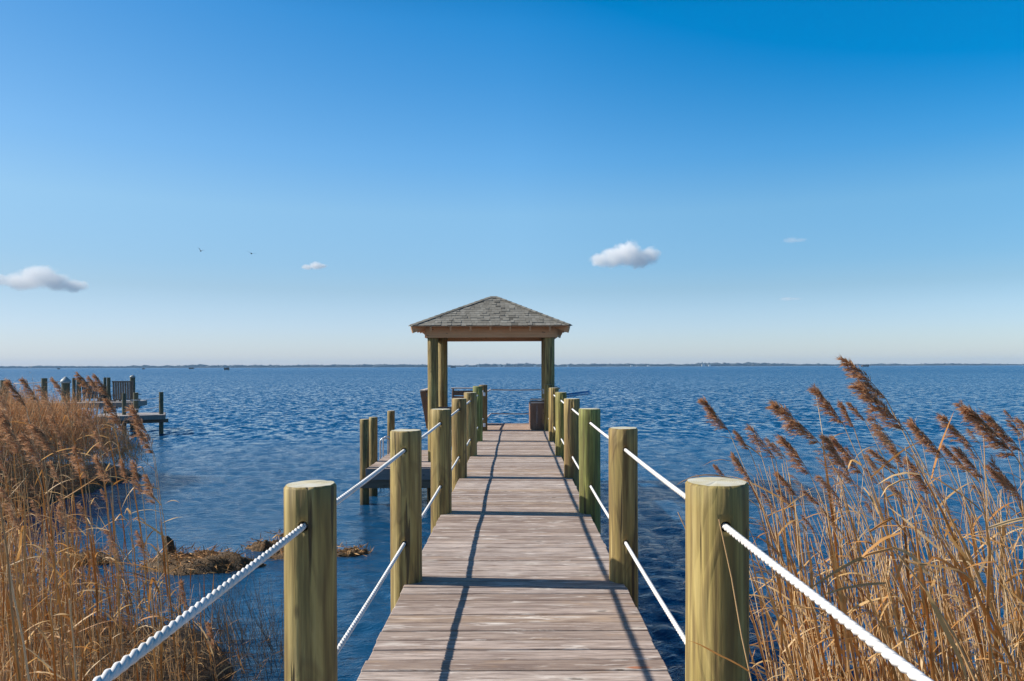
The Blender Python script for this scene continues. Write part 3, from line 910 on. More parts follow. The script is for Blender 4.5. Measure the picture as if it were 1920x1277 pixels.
# the right bench turns its box end towards the walkway
t = empty('storage_bench', (0.5, 17.85, DECK))
tag(t, 'brown box ended bench on the right side of the end deck', 'bench', 'benches built along the end deck')
m = MB()
for k in range(3): m.box((-0.08 + k * 0.145, -0.165 + 0.05, 0.345), (0.142, 0.022, 0.68), None)
m.build('end_panel', M_BENCH, t)
m = MB(); m.box((0.06, 0.86, 0.60), (0.42, 1.9, 0.035)); m.build('seat', M_BENCH, t)
m = MB()
for k in range(12): m.box((-0.16, -0.02 + k * 0.148, 0.30), (0.022, 0.142, 0.56))
m.build('front_panel', M_BENCH, t)
m = MB(); m.box((0.075, -0.09, 0.735), (0.49, 0.13, 0.032)); m.box((0.075, -0.105, 0.655), (0.46, 0.05, 0.03)); m.build('armrest', M_CAP, t)
m = MB()
for k in range(3): m.box((0.37 + k * 0.045, 0.9, 0.70 + k * 0.12), (0.024, 1.8, 0.105), Matrix.Rotation(R(17), 3, 'Y'))
m.build('backrest', M_BENCH, t)
m = MB(); m.box((0.50, 0.9, 0.985), (0.12, 1.86, 0.03)); m.build('top_rail', M_CAP, t)
# two blue poles jutting out past the right rail
for (a, b, r, mt, lab) in ((px(1049, 741.5, 18.6), px(1105, 734.5, 18.3), 0.026, M_BLUE, 'upper dark blue board jutting out over the water past the right rail'), (px(1052, 745, 18.4), px(1107.5, 738.5, 18.0), 0.02, M_BLUEL, 'lower paler blue board jutting out over the water past the right rail')):
    m = MB(); m.bar(a, b, 0.14, 0.045 if mt is M_BLUE else 0.038); o = m.build('board', mt, None, tuple(a))
    tag(o, lab, 'board', 'blue boards beside the pavilion')

# ------------------------------------------------------------------ low side platform with its piles and ladder
PZ = DECK - 0.75
plat = empty('side_platform', (-2.2, 18.4, PZ))
tag(plat, 'low grey boat landing beside the pier, reached below the pavilion', 'platform')
PO = Vector(plat.location)
m = MB(); planks(m, -3.36 - PO.x, -0.93 - PO.x, 16.56 - PO.y, 20.15 - PO.y, 0.0)
m.build('decking', M_DECK, plat)
for a, b in (((-3.37, 16.535), (-0.93, 16.535)), ((-3.37, 20.17), (-0.93, 20.17))):
    m = MB(); m.bar((a[0] - PO.x, a[1] - PO.y, -0.125), (b[0] - PO.x, b[1] - PO.y, -0.125), 0.04, 0.25); m.build('fascia', M_FASCIA, plat)
m = MB(); m.bar((-3.345 - PO.x, 16.56 - PO.y, -0.14), (-3.345 - PO.x, 20.15 - PO.y, -0.14), 0.035, 0.2); m.build('side_joist', M_FASCIA, plat)
for y in (16.63, 17.68, 20.25):
    m = MB(); m.bar((-3.52 - PO.x, y - PO.y, -0.355), (-0.85 - PO.x, y - PO.y, -0.355), 0.06, 0.19); m.build('cross_beam', M_UNDER, plat)
for i, (x, y, top, lab) in enumerate(((-3.45, 16.78, EYE - 1.19, 'front mooring pile of the low side platform, the one standing nearest'), (-3.455, 17.83, EYE - 1.215, 'middle mooring pile of the low side platform, close behind the front one'), (-3.45, 20.36, EYE - 1.215, 'far mooring pile of the low side platform, beside the ladder'), (-1.95, 16.95, PZ - 0.03, 'dark short pile under the low side platform near its pier side'))):
    o = post_mesh('mooring_pile', 0.103, -2.6, top, 400 + i, (), rings=40, n=28)
    o.location = (x, y, -2.6)
    o.color = (0.85, 0.82, 0.8, 1) if i < 3 else (0.3, 0.28, 0.28, 1)
    tag(o, lab, 'pile', 'piles of the side platform')
lad = empty('boat_ladder', (-3.42, 19.3, PZ))
tag(lad, 'white tube ladder with looped grab rail on the side platform edge', 'ladder')
for k, y in enumerate((-0.2, 0.2)):
    m = MB()
    pts = [(0.12, y, 0.02), (0.12, y, 0.33)]
    for q in range(7): pts.append((0.12 - 0.11 + 0.11 * math.cos(q * math.pi / 6), y, 0.33 + 0.11 * math.sin(q * math.pi / 6)))
    pts += [(-0.10, y, -1.3)]
    m.tube(pts, 0.019, 8); m.build('rail', M_METAL, lad, smooth=True)
for k in range(4):
    m = MB(); m.tube([(-0.10, -0.2, -0.25 - k * 0.28), (-0.10, 0.2, -0.25 - k * 0.28)], 0.016, 8); m.build('rung', M_METAL, lad, smooth=True)

# ------------------------------------------------------------------ neighbouring dock
ND = empty('neighbour_dock', (-23.9, 36.3, 1.42))
ND.rotation_euler = (0, 0, R(14))
tag(ND, 'neighbouring pale wooden dock across the water behind the marsh', 'dock')
NO = Vector(ND.location)
def nrel(v): return Vector(v) - NO
m = MB(); planks(m, -10, 5.05, -1.2, 1.0, 0.0, 0.14, 0.012); m.build('decking', M_PALEDECK, ND)
m = MB(); m.bar((-10, -1.23, -0.13), (5.05, -1.23, -0.13), 0.04, 0.24); m.build('fascia', M_GREYWOOD, ND)
m = MB(); m.bar((5.06, -1.2, -0.13), (5.06, 1.0, -0.13), 0.04, 0.24); m.build('side_fascia', M_GREYWOOD, ND)
for k in range(6):
    m = MB(); m.bar((-9.4 + k * 2.8, -1.4, -0.36), (-9.4 + k * 2.8, 1.2, -0.36), 0.1, 0.2); m.build('cross_beam', M_UNDER, ND)
NP = empty('landing_platform', (-17.95, 34.75, 0.92))
NP.rotation_euler = (0, 0, R(25))
tag(NP, 'low landing at the end of the neighbouring dock with green corner posts', 'platform')
m = MB(); planks(m, -1.55, 1.3, -1.0, 1.3, 0.0, 0.14, 0.012); m.build('decking', M_PALEDECK, NP)
m = MB(); m.bar((-1.55, -1.03, -0.11), (1.3, -1.03, -0.11), 0.04, 0.2); m.build('fascia', M_GREYWOOD, NP)
m = MB(); m.bar((1.31, -1.0, -0.11), (1.31, 1.3, -0.11), 0.04, 0.2); m.build('side_fascia', M_FASCIA, NP)
m = MB(); m.bar((-1.6, -0.6, -0.3), (1.45, -0.6, -0.3), 0.1, 0.18); m.build('cross_beam', M_UNDER, NP)
def dock_post(x, ytop, d, wpx, lab, cap=None):
    r = wpx * d / F / 2
    top = px(x, ytop, d)
    t = empty('dock_post', (top.x, d, -2.6))
    tag(t, lab, 'post', 'posts of the neighbouring dock')
    m = MB()
    n = 9
    m.tube([(0, 0, k * (top.z + 2.6) / n) for k in range(n + 1)], [r * (1.03 - 0.03 * k / n) for k in range(n + 1)], 20)
    m.build('shaft', M_GREENPOST, t, smooth=False)
    if cap:
        m = MB(); zt = top.z + 2.6
        prof = [(1.30, -0.02), (1.32, 0.06), (1.1, 0.14), (0.75, 0.20), (0.40, 0.26), (0.10, 0.30)] if cap == 'cone' else [(1.12, -0.01), (1.15, 0.03), (0.9, 0.07), (0.5, 0.10), (0.1, 0.12)]
        m.tube([(0, 0, zt + h) for _, h in prof], [r * q for q, _ in prof], 20); m.build('cap', M_CAPWHITE, t, smooth=True)
    return t
dock_post(302, 733, 34.8, 7.8, 'outermost slim green post at the corner of the neighbouring landing')
dock_post(232.5, 735, 34.4, 7.2, 'green post at the near inner corner of the neighbouring landing')
dock_post(254.5, 734, 36.2, 9.0, 'green post with a white rope end beside the neighbouring landing')
dock_post(248.5, 705.5, 37.6, 9.0, 'capped post behind the slatted settee on the neighbouring dock', 'dome')
dock_post(203.5, 705.5, 37.2, 6.5, 'greenish post just left of the slatted settee on the neighbouring dock')
dock_post(196.5, 705.5, 38.6, 5.0, 'thin post paired with another left of the slatted settee')
dock_post(147.5, 707.5, 36.8, 8.0, 'square topped post just left of the dark chair on the neighbouring dock')
dock_post(138.5, 706.0, 38.4, 6.0, 'thin dark post between the white capped post and the dark chair')
dock_post(123, 715, 36.8, 14.0, 'thick post with a pointed white cap on the neighbouring dock', 'cone')
dock_post(83, 706.5, 37.2, 10.0, 'flat topped post of the neighbouring dock rising over the marsh')
dock_post(9, 710, 36.8, 15.0, 'thick post of the neighbouring dock at the photo edge')
for za, zb, lab in ((747.5, 743.0, 'upper white rope of the neighbouring landing'), (764.0, 761.0, 'lower white rope of the neighbouring landing')):
    a, b = px(236, za, 34.4), px(299, zb, 34.8)
    pts = [a.lerp(b, k / 10) - Vector((0, 0, 0.25 * (k / 10) * (1 - k / 10))) for k in range(11)]
    m = MB(); m.tube(pts, 0.016, 6); tag(m.build('rope', M_ROPE, smooth=True), lab, 'rope', 'ropes of the neighbouring dock')
m = MB(); m.tube([px(17, 716.5, 36.8), px(50, 716.3, 37.0), px(80, 714.0, 37.2), px(114, 713.0, 37.2)], 0.024, 6)
tag(m.build('rope', M_ROPE2, smooth=True), 'slack rope strung between the tall posts of the neighbouring dock', 'rope', 'ropes of the neighbouring dock')
M_SLAT = mat_wood('dark_slat_wood', (0.06, 0.05, 0.045), (0.13, 0.105, 0.09), (20, 20, 2))
def settee(x0, x1, ytop, ybot, d, slant, lab, mat):
    a, b = px(x0, ybot, d), px(x1, ytop, d)
    W, H = b.x - a.x, b.z - a.z
    t = empty('slatted_settee', ((a.x + b.x) / 2, d, a.z)); tag(t, lab, 'settee', 'slatted settees on the neighbouring dock')
    n = 9
    for k in range(n):
        m = MB(); x = -W / 2 + (k + .5) * W / n
        m.bar((x - slant * .6, 0.0, 0.02), (x + slant * .6, -0.22, H), W / n * 0.80, 0.025, (0, -1, 0)); m.build('slat', mat, t)
    m = MB(); m.bar((-W / 2 + slant * .6, -0.235, H - 0.02), (W / 2 + slant * .6, -0.235, H - 0.02), 0.03, 0.07); m.build('top_rail', mat, t)
    m = MB(); m.bar((-W / 2, 0.28, 0.02), (W / 2, 0.28, 0.02), 0.56, 0.05); m.build('seat', mat, t)
    for s in (-1, 1):
        for yy in (0.02, 0.5):
            m = MB(); m.bar((s * W * .46, yy, -0.40), (s * W * .46, yy, 0.0), 0.07, 0.07, (0, 1, 0)); m.build('leg', mat, t)
        m = MB(); m.bar((s * W * .5, -0.08, 0.27), (s * W * .5, 0.55, 0.27), 0.10, 0.03); m.build('armrest', mat, t)
settee(213, 253, 712.5, 748, 36.9, 0.08, 'slatted grey settee with leaning back on the neighbouring dock', mat_wood('brown_slat_wood', (0.10, 0.08, 0.065), (0.20, 0.16, 0.13), (20, 20, 2)))
settee(187, 210, 722, 750, 37.9, 0.02, 'low dark slatted seat between the paired posts and the grey settee', M_SLAT)
settee(156, 185, 713.5, 745, 37.3, 0.03, 'darker slatted chair half hidden by plumes on the neighbouring dock', M_SLAT)

# ------------------------------------------------------------------ far shore, blinds, birds
random.seed(21)
def shore_h(x):
    """Tree height in metres along the far shore for a photo column."""
    pts = [(-300, 9), (0, 9), (90, 9.5), (300, 10), (400, 12), (520, 10), (600, 11), (700, 11), (850, 9), (900, 12), (960, 15), (1010, 11), (1060, 12), (1120, 14), (1200, 13), (1260, 10), (1330, 14), (1400, 12), (1480, 13), (1580, 9.5), (1600, 6), (1680, 8), (1760, 6.5), (1790, 9), (1850, 6), (2300, 6)]
    for (a, ha), (b, hb) in zip(pts, pts[1:]):
        if a <= x <= b: return ha + (hb - ha) * (x - a) / (b - a)
    return 8
ico_v, ico_f = [], []
bm = bmesh.new(); bmesh.ops.create_icosphere(bm, subdivisions=1, radius=1.0); bm.verts.index_update()
ico_v = np.array([tuple(v.co) for v in bm.verts]); ico_f = np.array([[v.index for v in f.verts] for f in bm.faces]); bm.free()
TV, TF = [], []
nb = 0
D0 = 3000.0
for k in range(3800):
    xpix = random.uniform(-450, 2420)
    d = D0 + random.uniform(20, 160)
    h = shore_h(xpix) * 1.12 * (0.62 + 0.30 * vnoise(xpix * .045, d * .01, 5) + 0.25 * vnoise(xpix * .16, d * .02, 6) + random.uniform(-.12, .22))
    w = random.choice((8, 12, 18, 26)) * random.uniform(.7, 1.3)
    jit = 1 + 0.22 * rng.standard_normal((len(ico_v), 1))
    v = ico_v * np.clip(jit, 0.4, 1.6) * np.array([w, w, h * 0.5])
    v += np.array([(xpix - VX) / F * D0, d, 1.0 + h * 0.46])
    TV.append(v); TF.append(ico_f + nb); nb += len(v)
o = np_obj('far_treeline', np.concatenate(TV), np.concatenate(TF), M_TREE)
tag(o, 'low hazy wooded shoreline along the whole horizon', 'treeline', None, 'stuff')
m = MB()
xs = np.linspace(-3500, 3500, 160)
vs, fs = [], []
for i, x in enumerate(xs):
    yb = D0 + 12 * math.sin(x * 0.011) + 9 * math.sin(x * 0.031)
    vs += [(x, yb - 26, -1.2), (x, yb - 8, 0.5), (x, yb + 30, 1.0), (x, 3590, 1.2)]
for i in range(len(xs) - 1):
    for k in range(3): fs.append((i * 4 + k, (i + 1) * 4 + k, (i + 1) * 4 + k + 1, i * 4 + k + 1))
m.add(vs, fs); tag(m.build('far_shore', M_SHORE), 'thin sandy land along the far side of the sound', None, None, 'structure')
for k, (xp, s) in enumerate(((876, 1.0), (897, .8), (936, 1.1), (945, .8), (1003, .9), (1065, .7), (1184, .8), (1215, .7), (1318, 1.1), (1330, .8))):
    c = Vector(((xp - VX) / F * D0, D0 - 4, 1.0))
    t = empty('far_house', c); tag(t, 'pale house, a mere speck on the far wooded shore', 'house', 'houses on the far shore')
    m = MB(); m.box((0, 0, 3.0 * s), (11 * s, 8, 6.5 * s)); m.build('wall', M_HOUSE, t)
    m = MB(); m.add([(-6 * s, -4.5, 6.3 * s), (6 * s, -4.5, 6.3 * s), (6 * s, 4.5, 6.3 * s), (-6 * s, 4.5, 6.3 * s), (-6 * s, 0, 9 * s), (6 * s, 0, 9 * s)], [(0, 1, 5, 4), (2, 3, 4, 5), (3, 0, 4), (1, 2, 5), (3, 2, 1, 0)]); m.build('roof', M_TREE, t)
for xp, yb, wpx, hpx, lab in ((425, 695, 9, 5.5, 'reddish brush duck blind standing in open water left of the pavilion'), (1622, 688.5, 13, 4.5, 'box shaped duck blind beyond the tall right reeds'), (850, 690.5, 9, 4, 'dark duck blind seen between the left pavilion posts'), (359, 692.6, 8, 3, 'low dark duck blind left of the reddish one'), (269, 693, 5, 2.5, 'small dark duck blind over the settee on the neighbouring dock'), (110, 693.2, 4, 3, 'tiny dark duck blind over the pointed white cap')):
    roll = (VX - xp) * math.tan(R(0.17))
    yy = yb - roll
    d = EYE * F / max(yy - VY, 2.0)
    x = (xp - VX) / F * d
    w, h = wpx * d / F, hpx * d / F
    t = empty('duck_blind', (x, d, 0)); tag(t, lab, 'duck blind', 'duck blinds standing in the sound')
    m = MB()
    for k in range(26):
        a = random.uniform(-.5, .5) * w
        m.bar((a, random.uniform(-.4, .4) * w * .5, 0.25 * h), (a + random.uniform(-.1, .1) * w, random.uniform(-.4, .4) * w * .5, h * random.uniform(.8, 1.08)), w * 0.08, w * 0.05, (0, 1, 0))
    m.box((0, 0, h * .55), (w * .95, w * .5, h * .6), bev=0.02)
    m.build('brush_wall', M_DARK, t)
    for sx in (-1, 1):
        m = MB(); m.bar((sx * w * .42, 0, -2.0), (sx * w * .42, 0, h * .4), w * .05, w * .05, (0, 1, 0)); m.build('leg', M_DARK, t)
def bird(xp, yp, d, span, flap, yaw, lab):
    c = px(xp, yp, d)
    o_v = MB()
    s = span / 2
    body = [(0, -0.28, 0), (0, -0.20, 0.01), (0, -0.05, 0.0), (0, 0.15, 0.0), (0, 0.30, 0.0)]
    o_v.tube([Vector(b) * s for b in body], [0.03 * s, 0.12 * s, 0.17 * s, 0.12 * s, 0.05 * s], 8)
    for sd in (-1, 1):
        pts = [(0.05, -0.12, 0.03), (0.5, -0.16, flap * 0.6), (1.0, 0.05, flap * 0.75)]
        back = [(0.05, 0.14, 0.03), (0.48, 0.12, flap * 0.6)]
        P = [Vector((sd * x, y, z)) * s for x, y, z in pts + back]
        up = Vector((0, 0, 0.02 * s))
        o_v.add(P + [p + up for p in P], [(0, 1, 4, 3), (1, 2, 4), (8, 9, 6, 5), (9, 7, 6), (0, 5, 6, 1), (1, 6, 7, 2), (2, 7, 9, 4), (4, 9, 8, 3)])
    ob = o_v.build('bird', M_BIRD)
    ob.location = c; ob.rotation_euler = (0.1, 0.25, yaw)
    tag(ob, lab, 'bird', 'birds flying over the sound')
bird(377, 469, 110, 1.15, 0.75, 0.9, 'dark bird with raised wings, the higher of two over the sound')
bird(472, 474, 105, 1.25, 0.3, 0.2, 'dark bird gliding with flat wings, the lower of two over the sound')

# ------------------------------------------------------------------ reeds
class Blades:
    """Fast store of thin three-sided stalks, ribbons and slivers."""
    def __init__(s): s.V, s.F, s.R, s.n = [], [], [], 0
    def put(s, v, f, r):
        s.V.append(v); s.F.append(f + s.n); s.R.append(np.full(len(f), r)); s.n += len(v)
    def stalk(s, P, rad, r, k=4):
        P = np.asarray(P); n = len(P)
        T = np.gradient(P, axis=0); T /= np.linalg.norm(T, axis=1)[:, None] + 1e-9
        e1 = np.cross(T, [0.1, 1, 0.05]); e1 /= np.linalg.norm(e1, axis=1)[:, None] + 1e-9
        e2 = np.cross(T, e1)
        a = np.arange(k) * 2 * np.pi / k
        rad = np.asarray(rad)
        if rad.ndim == 0: rad = np.full(n, rad)
        V = (P[:, None] + (np.cos(a)[None, :, None] * e1[:, None] + np.sin(a)[None, :, None] * e2[:, None]) * rad[:, None, None]).reshape(-1, 3)
        i = (np.arange(n - 1)[:, None] * k + np.arange(k)[None]).ravel()
        j = (np.arange(n - 1)[:, None] * k + (np.arange(k)[None] + 1) % k).ravel()
        s.put(V, np.stack([i, j, j + k, i + k], -1), r)
    def ribbon(s, P, wid, side, r):
        P = np.asarray(P); n = len(P); side = np.asarray(side, float)
        if side.ndim == 1: side = np.repeat(side[None], n, 0)
        w = np.asarray(wid)[:, None]
        V = np.stack([P - side * w, P + side * w], 1).reshape(-1, 3)
        i = np.arange(n - 1) * 2
        s.put(V, np.stack([i, i + 1, i + 3, i + 2], -1), r)
    def slivers(s, A, B, w, r):
        """Many four-sided slivers from A to B (n,3) of half width w (n,)."""
        D = B - A; L = np.linalg.norm(D, axis=1)[:, None] + 1e-9
        S = np.cross(D / L, rng.standard_normal(A.shape)); S /= np.linalg.norm(S, axis=1)[:, None] + 1e-9
        m = A + D * 0.45
        V = np.stack([A, m - S * w[:, None], B, m + S * w[:, None]], 1).reshape(-1, 3)
        i = np.arange(len(A)) * 4
        s.V.append(V); s.F.append(np.stack([i, i + 1, i + 2, i + 3], -1) + s.n); s.R.append(np.asarray(r)); s.n += len(V)
    def build(s, name, mat, parent=None, loc=(0, 0, 0)):
        return np_obj(name, np.concatenate(s.V) - (np.asarray(loc) if parent is None else 0), np.concatenate(s.F), mat, False, parent, loc if parent is None else (0, 0, 0), np.concatenate(s.R))

def bez(p0, p1, p2, n):
    t = np.linspace(0, 1, n)[:, None]
    return (1 - t) ** 2 * p0 + 2 * t * (1 - t) * p1 + t * t * p2

def leaf_into(bl, base, dirv, L, w, droop, g, kink=None):
    """A dry reed leaf: rises off the stalk, bends over and hangs."""
    d = np.asarray(dirv, float); d[2] = abs(d[2]); d /= np.linalg.norm(d)
    n = 7
    P = [np.asarray(base, float)]
    v = d.copy()
    for k in range(n):
        v = v + np.array([g.normal(0, .07), g.normal(0, .07), -droop * (0.12 + 0.5 * (k / n))])
        if kink == k: v[2] -= 1.3
        v /= np.linalg.norm(v)
        P.append(P[-1] + v * L / n)
    P = np.array(P)
    T = np.gradient(P, axis=0)
    side = np.cross(T, [0, 0, 1.0]) + g.normal(0, .25, 3) * 0.02
    side /= np.linalg.norm(side, axis=1)[:, None] + 1e-9
    tw = g.uniform(-.8, .8)
    up = np.cross(side, T / (np.linalg.norm(T, axis=1)[:, None] + 1e-9))
    side = side * math.cos(tw) + up * math.sin(tw)
    W = w * np.array([.55, .9, 1, .95, .8, .6, .35, .03])
    bl.ribbon(P, W, side, g.random())

def plume_into(bl, base, tip, bend, size, g, dens=1.0):
    """A feathery one-sided panicle along a bent axis from base to tip; bend is the downwind direction."""
    base, tip = np.asarray(base, float), np.asarray(tip, float)
    ax = tip - base; L = np.linalg.norm(ax)
    ctrl = base + ax * 0.55 - np.asarray(bend) * L * 0.07
    nb = int(40 * dens)
    A, B, W, RR = [], [], [], []
    axis = bez(base, ctrl, tip, 8)
    bl.stalk(axis, np.linspace(0.0022, 0.0006, 8) * (size / 0.3), 0.5, 3)
    axn = ax / L
    for k in range(nb):
        f = (k + g.random() * .8) / nb
        f2 = f ** 0.9 * 0.92
        p = (1 - f2) ** 2 * base + 2 * f2 * (1 - f2) * ctrl + f2 * f2 * tip
        env = (0.25 + 0.75 * min(1, f2 / 0.18)) * (1 - 0.72 * f2)
        bl_len = size * 0.40 * env * g.uniform(.55, 1.15)
        d = axn * g.uniform(.75, 1.15) + np.asarray(bend) * g.uniform(-.02, .95) + g.normal(0, .19, 3)
        d[2] -= 0.05
        d /= np.linalg.norm(d)
        q = p + d * bl_len
        q[2] -= bl_len * 0.10
        mids = int(22 * dens)
        t = g.random(mids)
        a = p + (q - p) * t[:, None] * 0.9
        dd = d[None] + g.normal(0, .30, (mids, 3)) + np.asarray(bend) * 0.22
        dd /= np.linalg.norm(dd, axis=1)[:, None]
        ln = size * 0.13 * g.uniform(.5, 1.2, mids)
        b = a + dd * ln[:, None]
        A.append(a); B.append(b); W.append(np.full(mids, 0.0015) * (size / 0.28) * g.uniform(.6, 1.35, mids)); RR.append(np.clip(g.normal(.5, .24, mids), 0, 1))
        A.append(p[None]); B.append(q[None]); W.append(np.array([0.0012])); RR.append(np.array([0.4]))
    bl.slivers(np.concatenate(A), np.concatenate(B), np.concatenate(W), np.concatenate(RR))

def make_reed(root, head, tip, lean, label, group, seed, thick=0.0048, leaves=5, size=0.3, plume=True, dens=1.0, lowleaf=0.3):
    """root: foot of the stalk; head: where the plume starts; tip: its tip (None without plume)."""
    g = np.random.default_rng(seed)
    root = np.asarray(root, float); head = np.asarray(head, float)
    ctrl = root + (head - root) * 0.55
    ctrl[0] += -lean * 0.45 * (head[0] - root[0])
    n = 12
    P = bez(root, ctrl, head, n) - root
    P[1:-1] += g.normal(0, 0.004, (n - 2, 3))
    st = Blades()
    st.stalk(P, np.linspace(thick, thick * 0.42, n), g.random(), 5)
    o = st.build('reed', M_STALK)
    o.location = root
    tag(o, label, 'reed', group)
    if leaves:
        lf = Blades()
        for k in range(leaves):
            f = lowleaf + (0.92 - lowleaf) * (k + g.random()) / leaves
            i = f * (n - 1); i0 = int(i)
            b = P[i0] + (P[min(i0 + 1, n - 1)] - P[i0]) * (i - i0)
            a = g.normal(math.pi if g.random() < .66 else 0, .6)
            leaf_into(lf, b, (math.cos(a), math.sin(a), g.uniform(.35, 1.3)), g.uniform(.16, .52), g.uniform(.0036, .0080), g.uniform(.15, .75), g, g.integers(2, 6) if g.random() < .22 else None)
        for k in range(2):
            # a long sheath hugging the stalk
            i0 = int(g.integers(2, n - 4))
            Q = P[i0:i0 + 4] + np.array([g.uniform(-.004, .004), -0.004, 0]); Q[-1, 0] -= g.uniform(.0, .03)
            lf.ribbon(Q, np.array([.003, .0075, .006, .001]), (1, 0, 0), g.uniform(0, .45))
        lf.build('foliage', M_LEAF, o)
    if plume:
        pl = Blades()
        t = np.asarray(tip, float)
        bend = np.array([-0.75, -0.15, -0.55]); bend /= np.linalg.norm(bend)
        plume_into(pl, head - root, t - root, bend, size, g, dens)
        pl.build('plume', M_PLUME, o)
    return o

GR, GL = 'reeds standing right of the pier', 'reeds standing left of the pier'
RH = [  # tip px, head px, distance, drift of the root in px, label
    (1316, 748, 1366, 809, 4.3, 95, 'plumed reed leaning alone nearest the thick right post, rising against open water'),
    (1378, 809, 1405, 846, 4.3, 75, 'short plumed reed just right of the lone leaning one'),
    (1373, 853, 1408, 903, 4.2, 60, 'ragged low plume rising just over the thick right post'),
    (1339, 872, 1359, 896, 4.6, 60, 'small plume peeping out from behind the thick right post'),
    (1449, 756, 1537, 833, 3.3, 150, 'big bushy plume with a bent leaf below it, third tall one from the thick post'),
    (1465, 819, 1518, 890, 3.9, 110, 'drooping plume with a loose lower tuft under the big bushy one'),
    (1527, 727, 1582, 800, 3.7, 100, 'dark compact plume standing left of the tallest reed'),
    (1576, 756, 1601, 805, 3.6, 80, 'narrow closed plume between the dark compact one and the tallest reed'),
    (1590, 756, 1622, 791, 4.4, 110, 'small rounded plume just below the tallest reed'),
    (1583, 674, 1661, 750, 3.2, 190, 'tallest reed on the right, its plume tip crossing the horizon'),
    (1606, 720, 1700, 812, 3.1, 170, 'large double tufted plume under the tallest reed'),
    (1707, 791, 1771, 862, 3.0, 140, 'broad upright plume in the middle of the right reeds'),
    (1762, 780, 1824, 842, 3.6, 130, 'separate plume with pale wispy underside right of the broad upright one'),
    (1810, 763, 1906, 862, 2.7, 130, 'large dark plume closest to the right photo edge'),
    (1847, 777, 1915, 850, 3.0, 150, 'smaller plume tucked behind the large dark edge one'),
    (1768, 837, 1814, 887, 3.4, 110, 'thin lower plume under the separate wispy one'),
    (1792, 840, 1845, 903, 3.2, 100, 'low brown plume between the wispy one and the dark edge one'),
    (1629, 844, 1682, 882, 2.9, 60, 'thick bent over plume behind the arching straw leaves'),
    (1456, 887, 1495, 933, 3.7, 70, 'short low plume right of the thick post at rope height'),
    (1507, 922, 1537, 950, 3.6, 60, 'tiny low plume right of the short one at rope height'),
    (1548, 819, 1600, 910, 3.3, 110, 'long slim plume crossed by a pale straw leaf'),
    (1562, 821, 1616, 892, 3.8, 110, 'faded plume behind the long slim one'),
    (1670, 840, 1697, 880, 3.5, 70, 'narrow tan plume beside the thick bent over one'),
    (1852, 876, 1896, 922, 3.0, 90, 'low plume at the right edge under the large dark one'),
    (1640, 800, 1692, 862, 4.2, 100, 'dim plume farther back below the large double tufted one'),
    (1700, 862, 1745, 930, 3.4, 90, 'ragged plume low in the middle of the right reeds'),
]
for i, (tx, ty, hx, hy, d, drift, lab) in enumerate(RH):
    tip, head = px(tx, ty, d + 0.03), px(hx, hy, d)
    g = random.Random(500 + i)
    slope = 0.24 * (hx - tx) / max(20, (hy - ty)) + 0.09
    rootx = head.x + (head.z - 0.1) * slope
    root = (rootx, d + g.uniform(-.12, .3), 0.05)
    make_reed(root, head, tip, 0.75, lab, GR, 500 + i, thick=0.0050 if d < 3.5 else 0.0044, leaves=g.choice((5, 6, 7)), size=(tip - head).length * 1.02, dens=1.25)

# a reed snapped over, its broad golden leaves arching over the stand
bent = [px(1672, 1028, 2.85), px(1736, 1110, 2.86), px(1792, 1202, 2.87), px(1836, 1300, 2.88)]
foot = bent[3] + (bent[3] - bent[2]).normalized() * 0.2
foot = Vector((foot.x + 0.28, 2.92, 0.05))
bs = Blades()
bp = [np.array(p - foot) for p in [foot, bent[3] * 0.55 + foot * 0.45, bent[3], bent[2], bent[1], bent[0]]]
bs.stalk(bp, [.0062, .006, .0058, .0055, .005, .003], 0.55, 5)
bo = bs.build('reed', M_STALK); bo.location = foot
tag(bo, 'snapped golden reed whose broad leaves arch over the right stand', 'reed', GR)
bf = Blades()
for pth, w, sh in (([(1672, 1030), (1630, 1040), (1585, 1062), (1540, 1090), (1508, 1112)], .0070, .68),
                   ([(1672, 1028), (1695, 1036), (1718, 1052), (1742, 1080)], .0085, .75),
                   ([(1690, 1000), (1655, 1012), (1622, 1038), (1600, 1068)], .006, .4),
                   ([(1700, 1056), (1745, 1062), (1800, 1072), (1842, 1104)], .006, .6),
                   ([(1660, 1095), (1620, 1098), (1575, 1106), (1530, 1122)], .0065, .8),
                   ([(1725, 892), (1700, 888), (1672, 894), (1642, 912)], .0055, .9),
                   ([(1722, 900), (1690, 902), (1662, 916), (1650, 936)], .0045, .85),
                   ([(1736, 1110), (1770, 1180), (1800, 1240), (1815, 1290)], .007, .7)):
    Q = np.array([np.array(px(x, y, 2.80) - foot) for x, y in pth])
    tt = np.linspace(0, len(Q) - 1, 12)
    Q = np.stack([np.interp(tt, np.arange(len(Q)), Q[:, k]) for k in range(3)], -1)
    T = np.gradient(Q, axis=0); sd = np.cross(T, [-0.55, -0.28, 0.8]); sd /= np.linalg.norm(sd, axis=1)[:, None]
    bf.ribbon(Q, 1.25 * w * np.array([.5, .8, 1, 1, 1, .95, .9, .8, .65, .5, .3, .03]), sd, sh)
bf.build('foliage', M_LEAF, bo)
make_reed(tuple(px(1475, 1277, 2.62) + Vector((0.10, 0, -1.78))), tuple(px(1347, 975, 2.50)), None, 0.4, 'broken reed stem slanting across the face of the thick right post', GR, 1290, 0.0046, 1, plume=False)
random.seed(77)
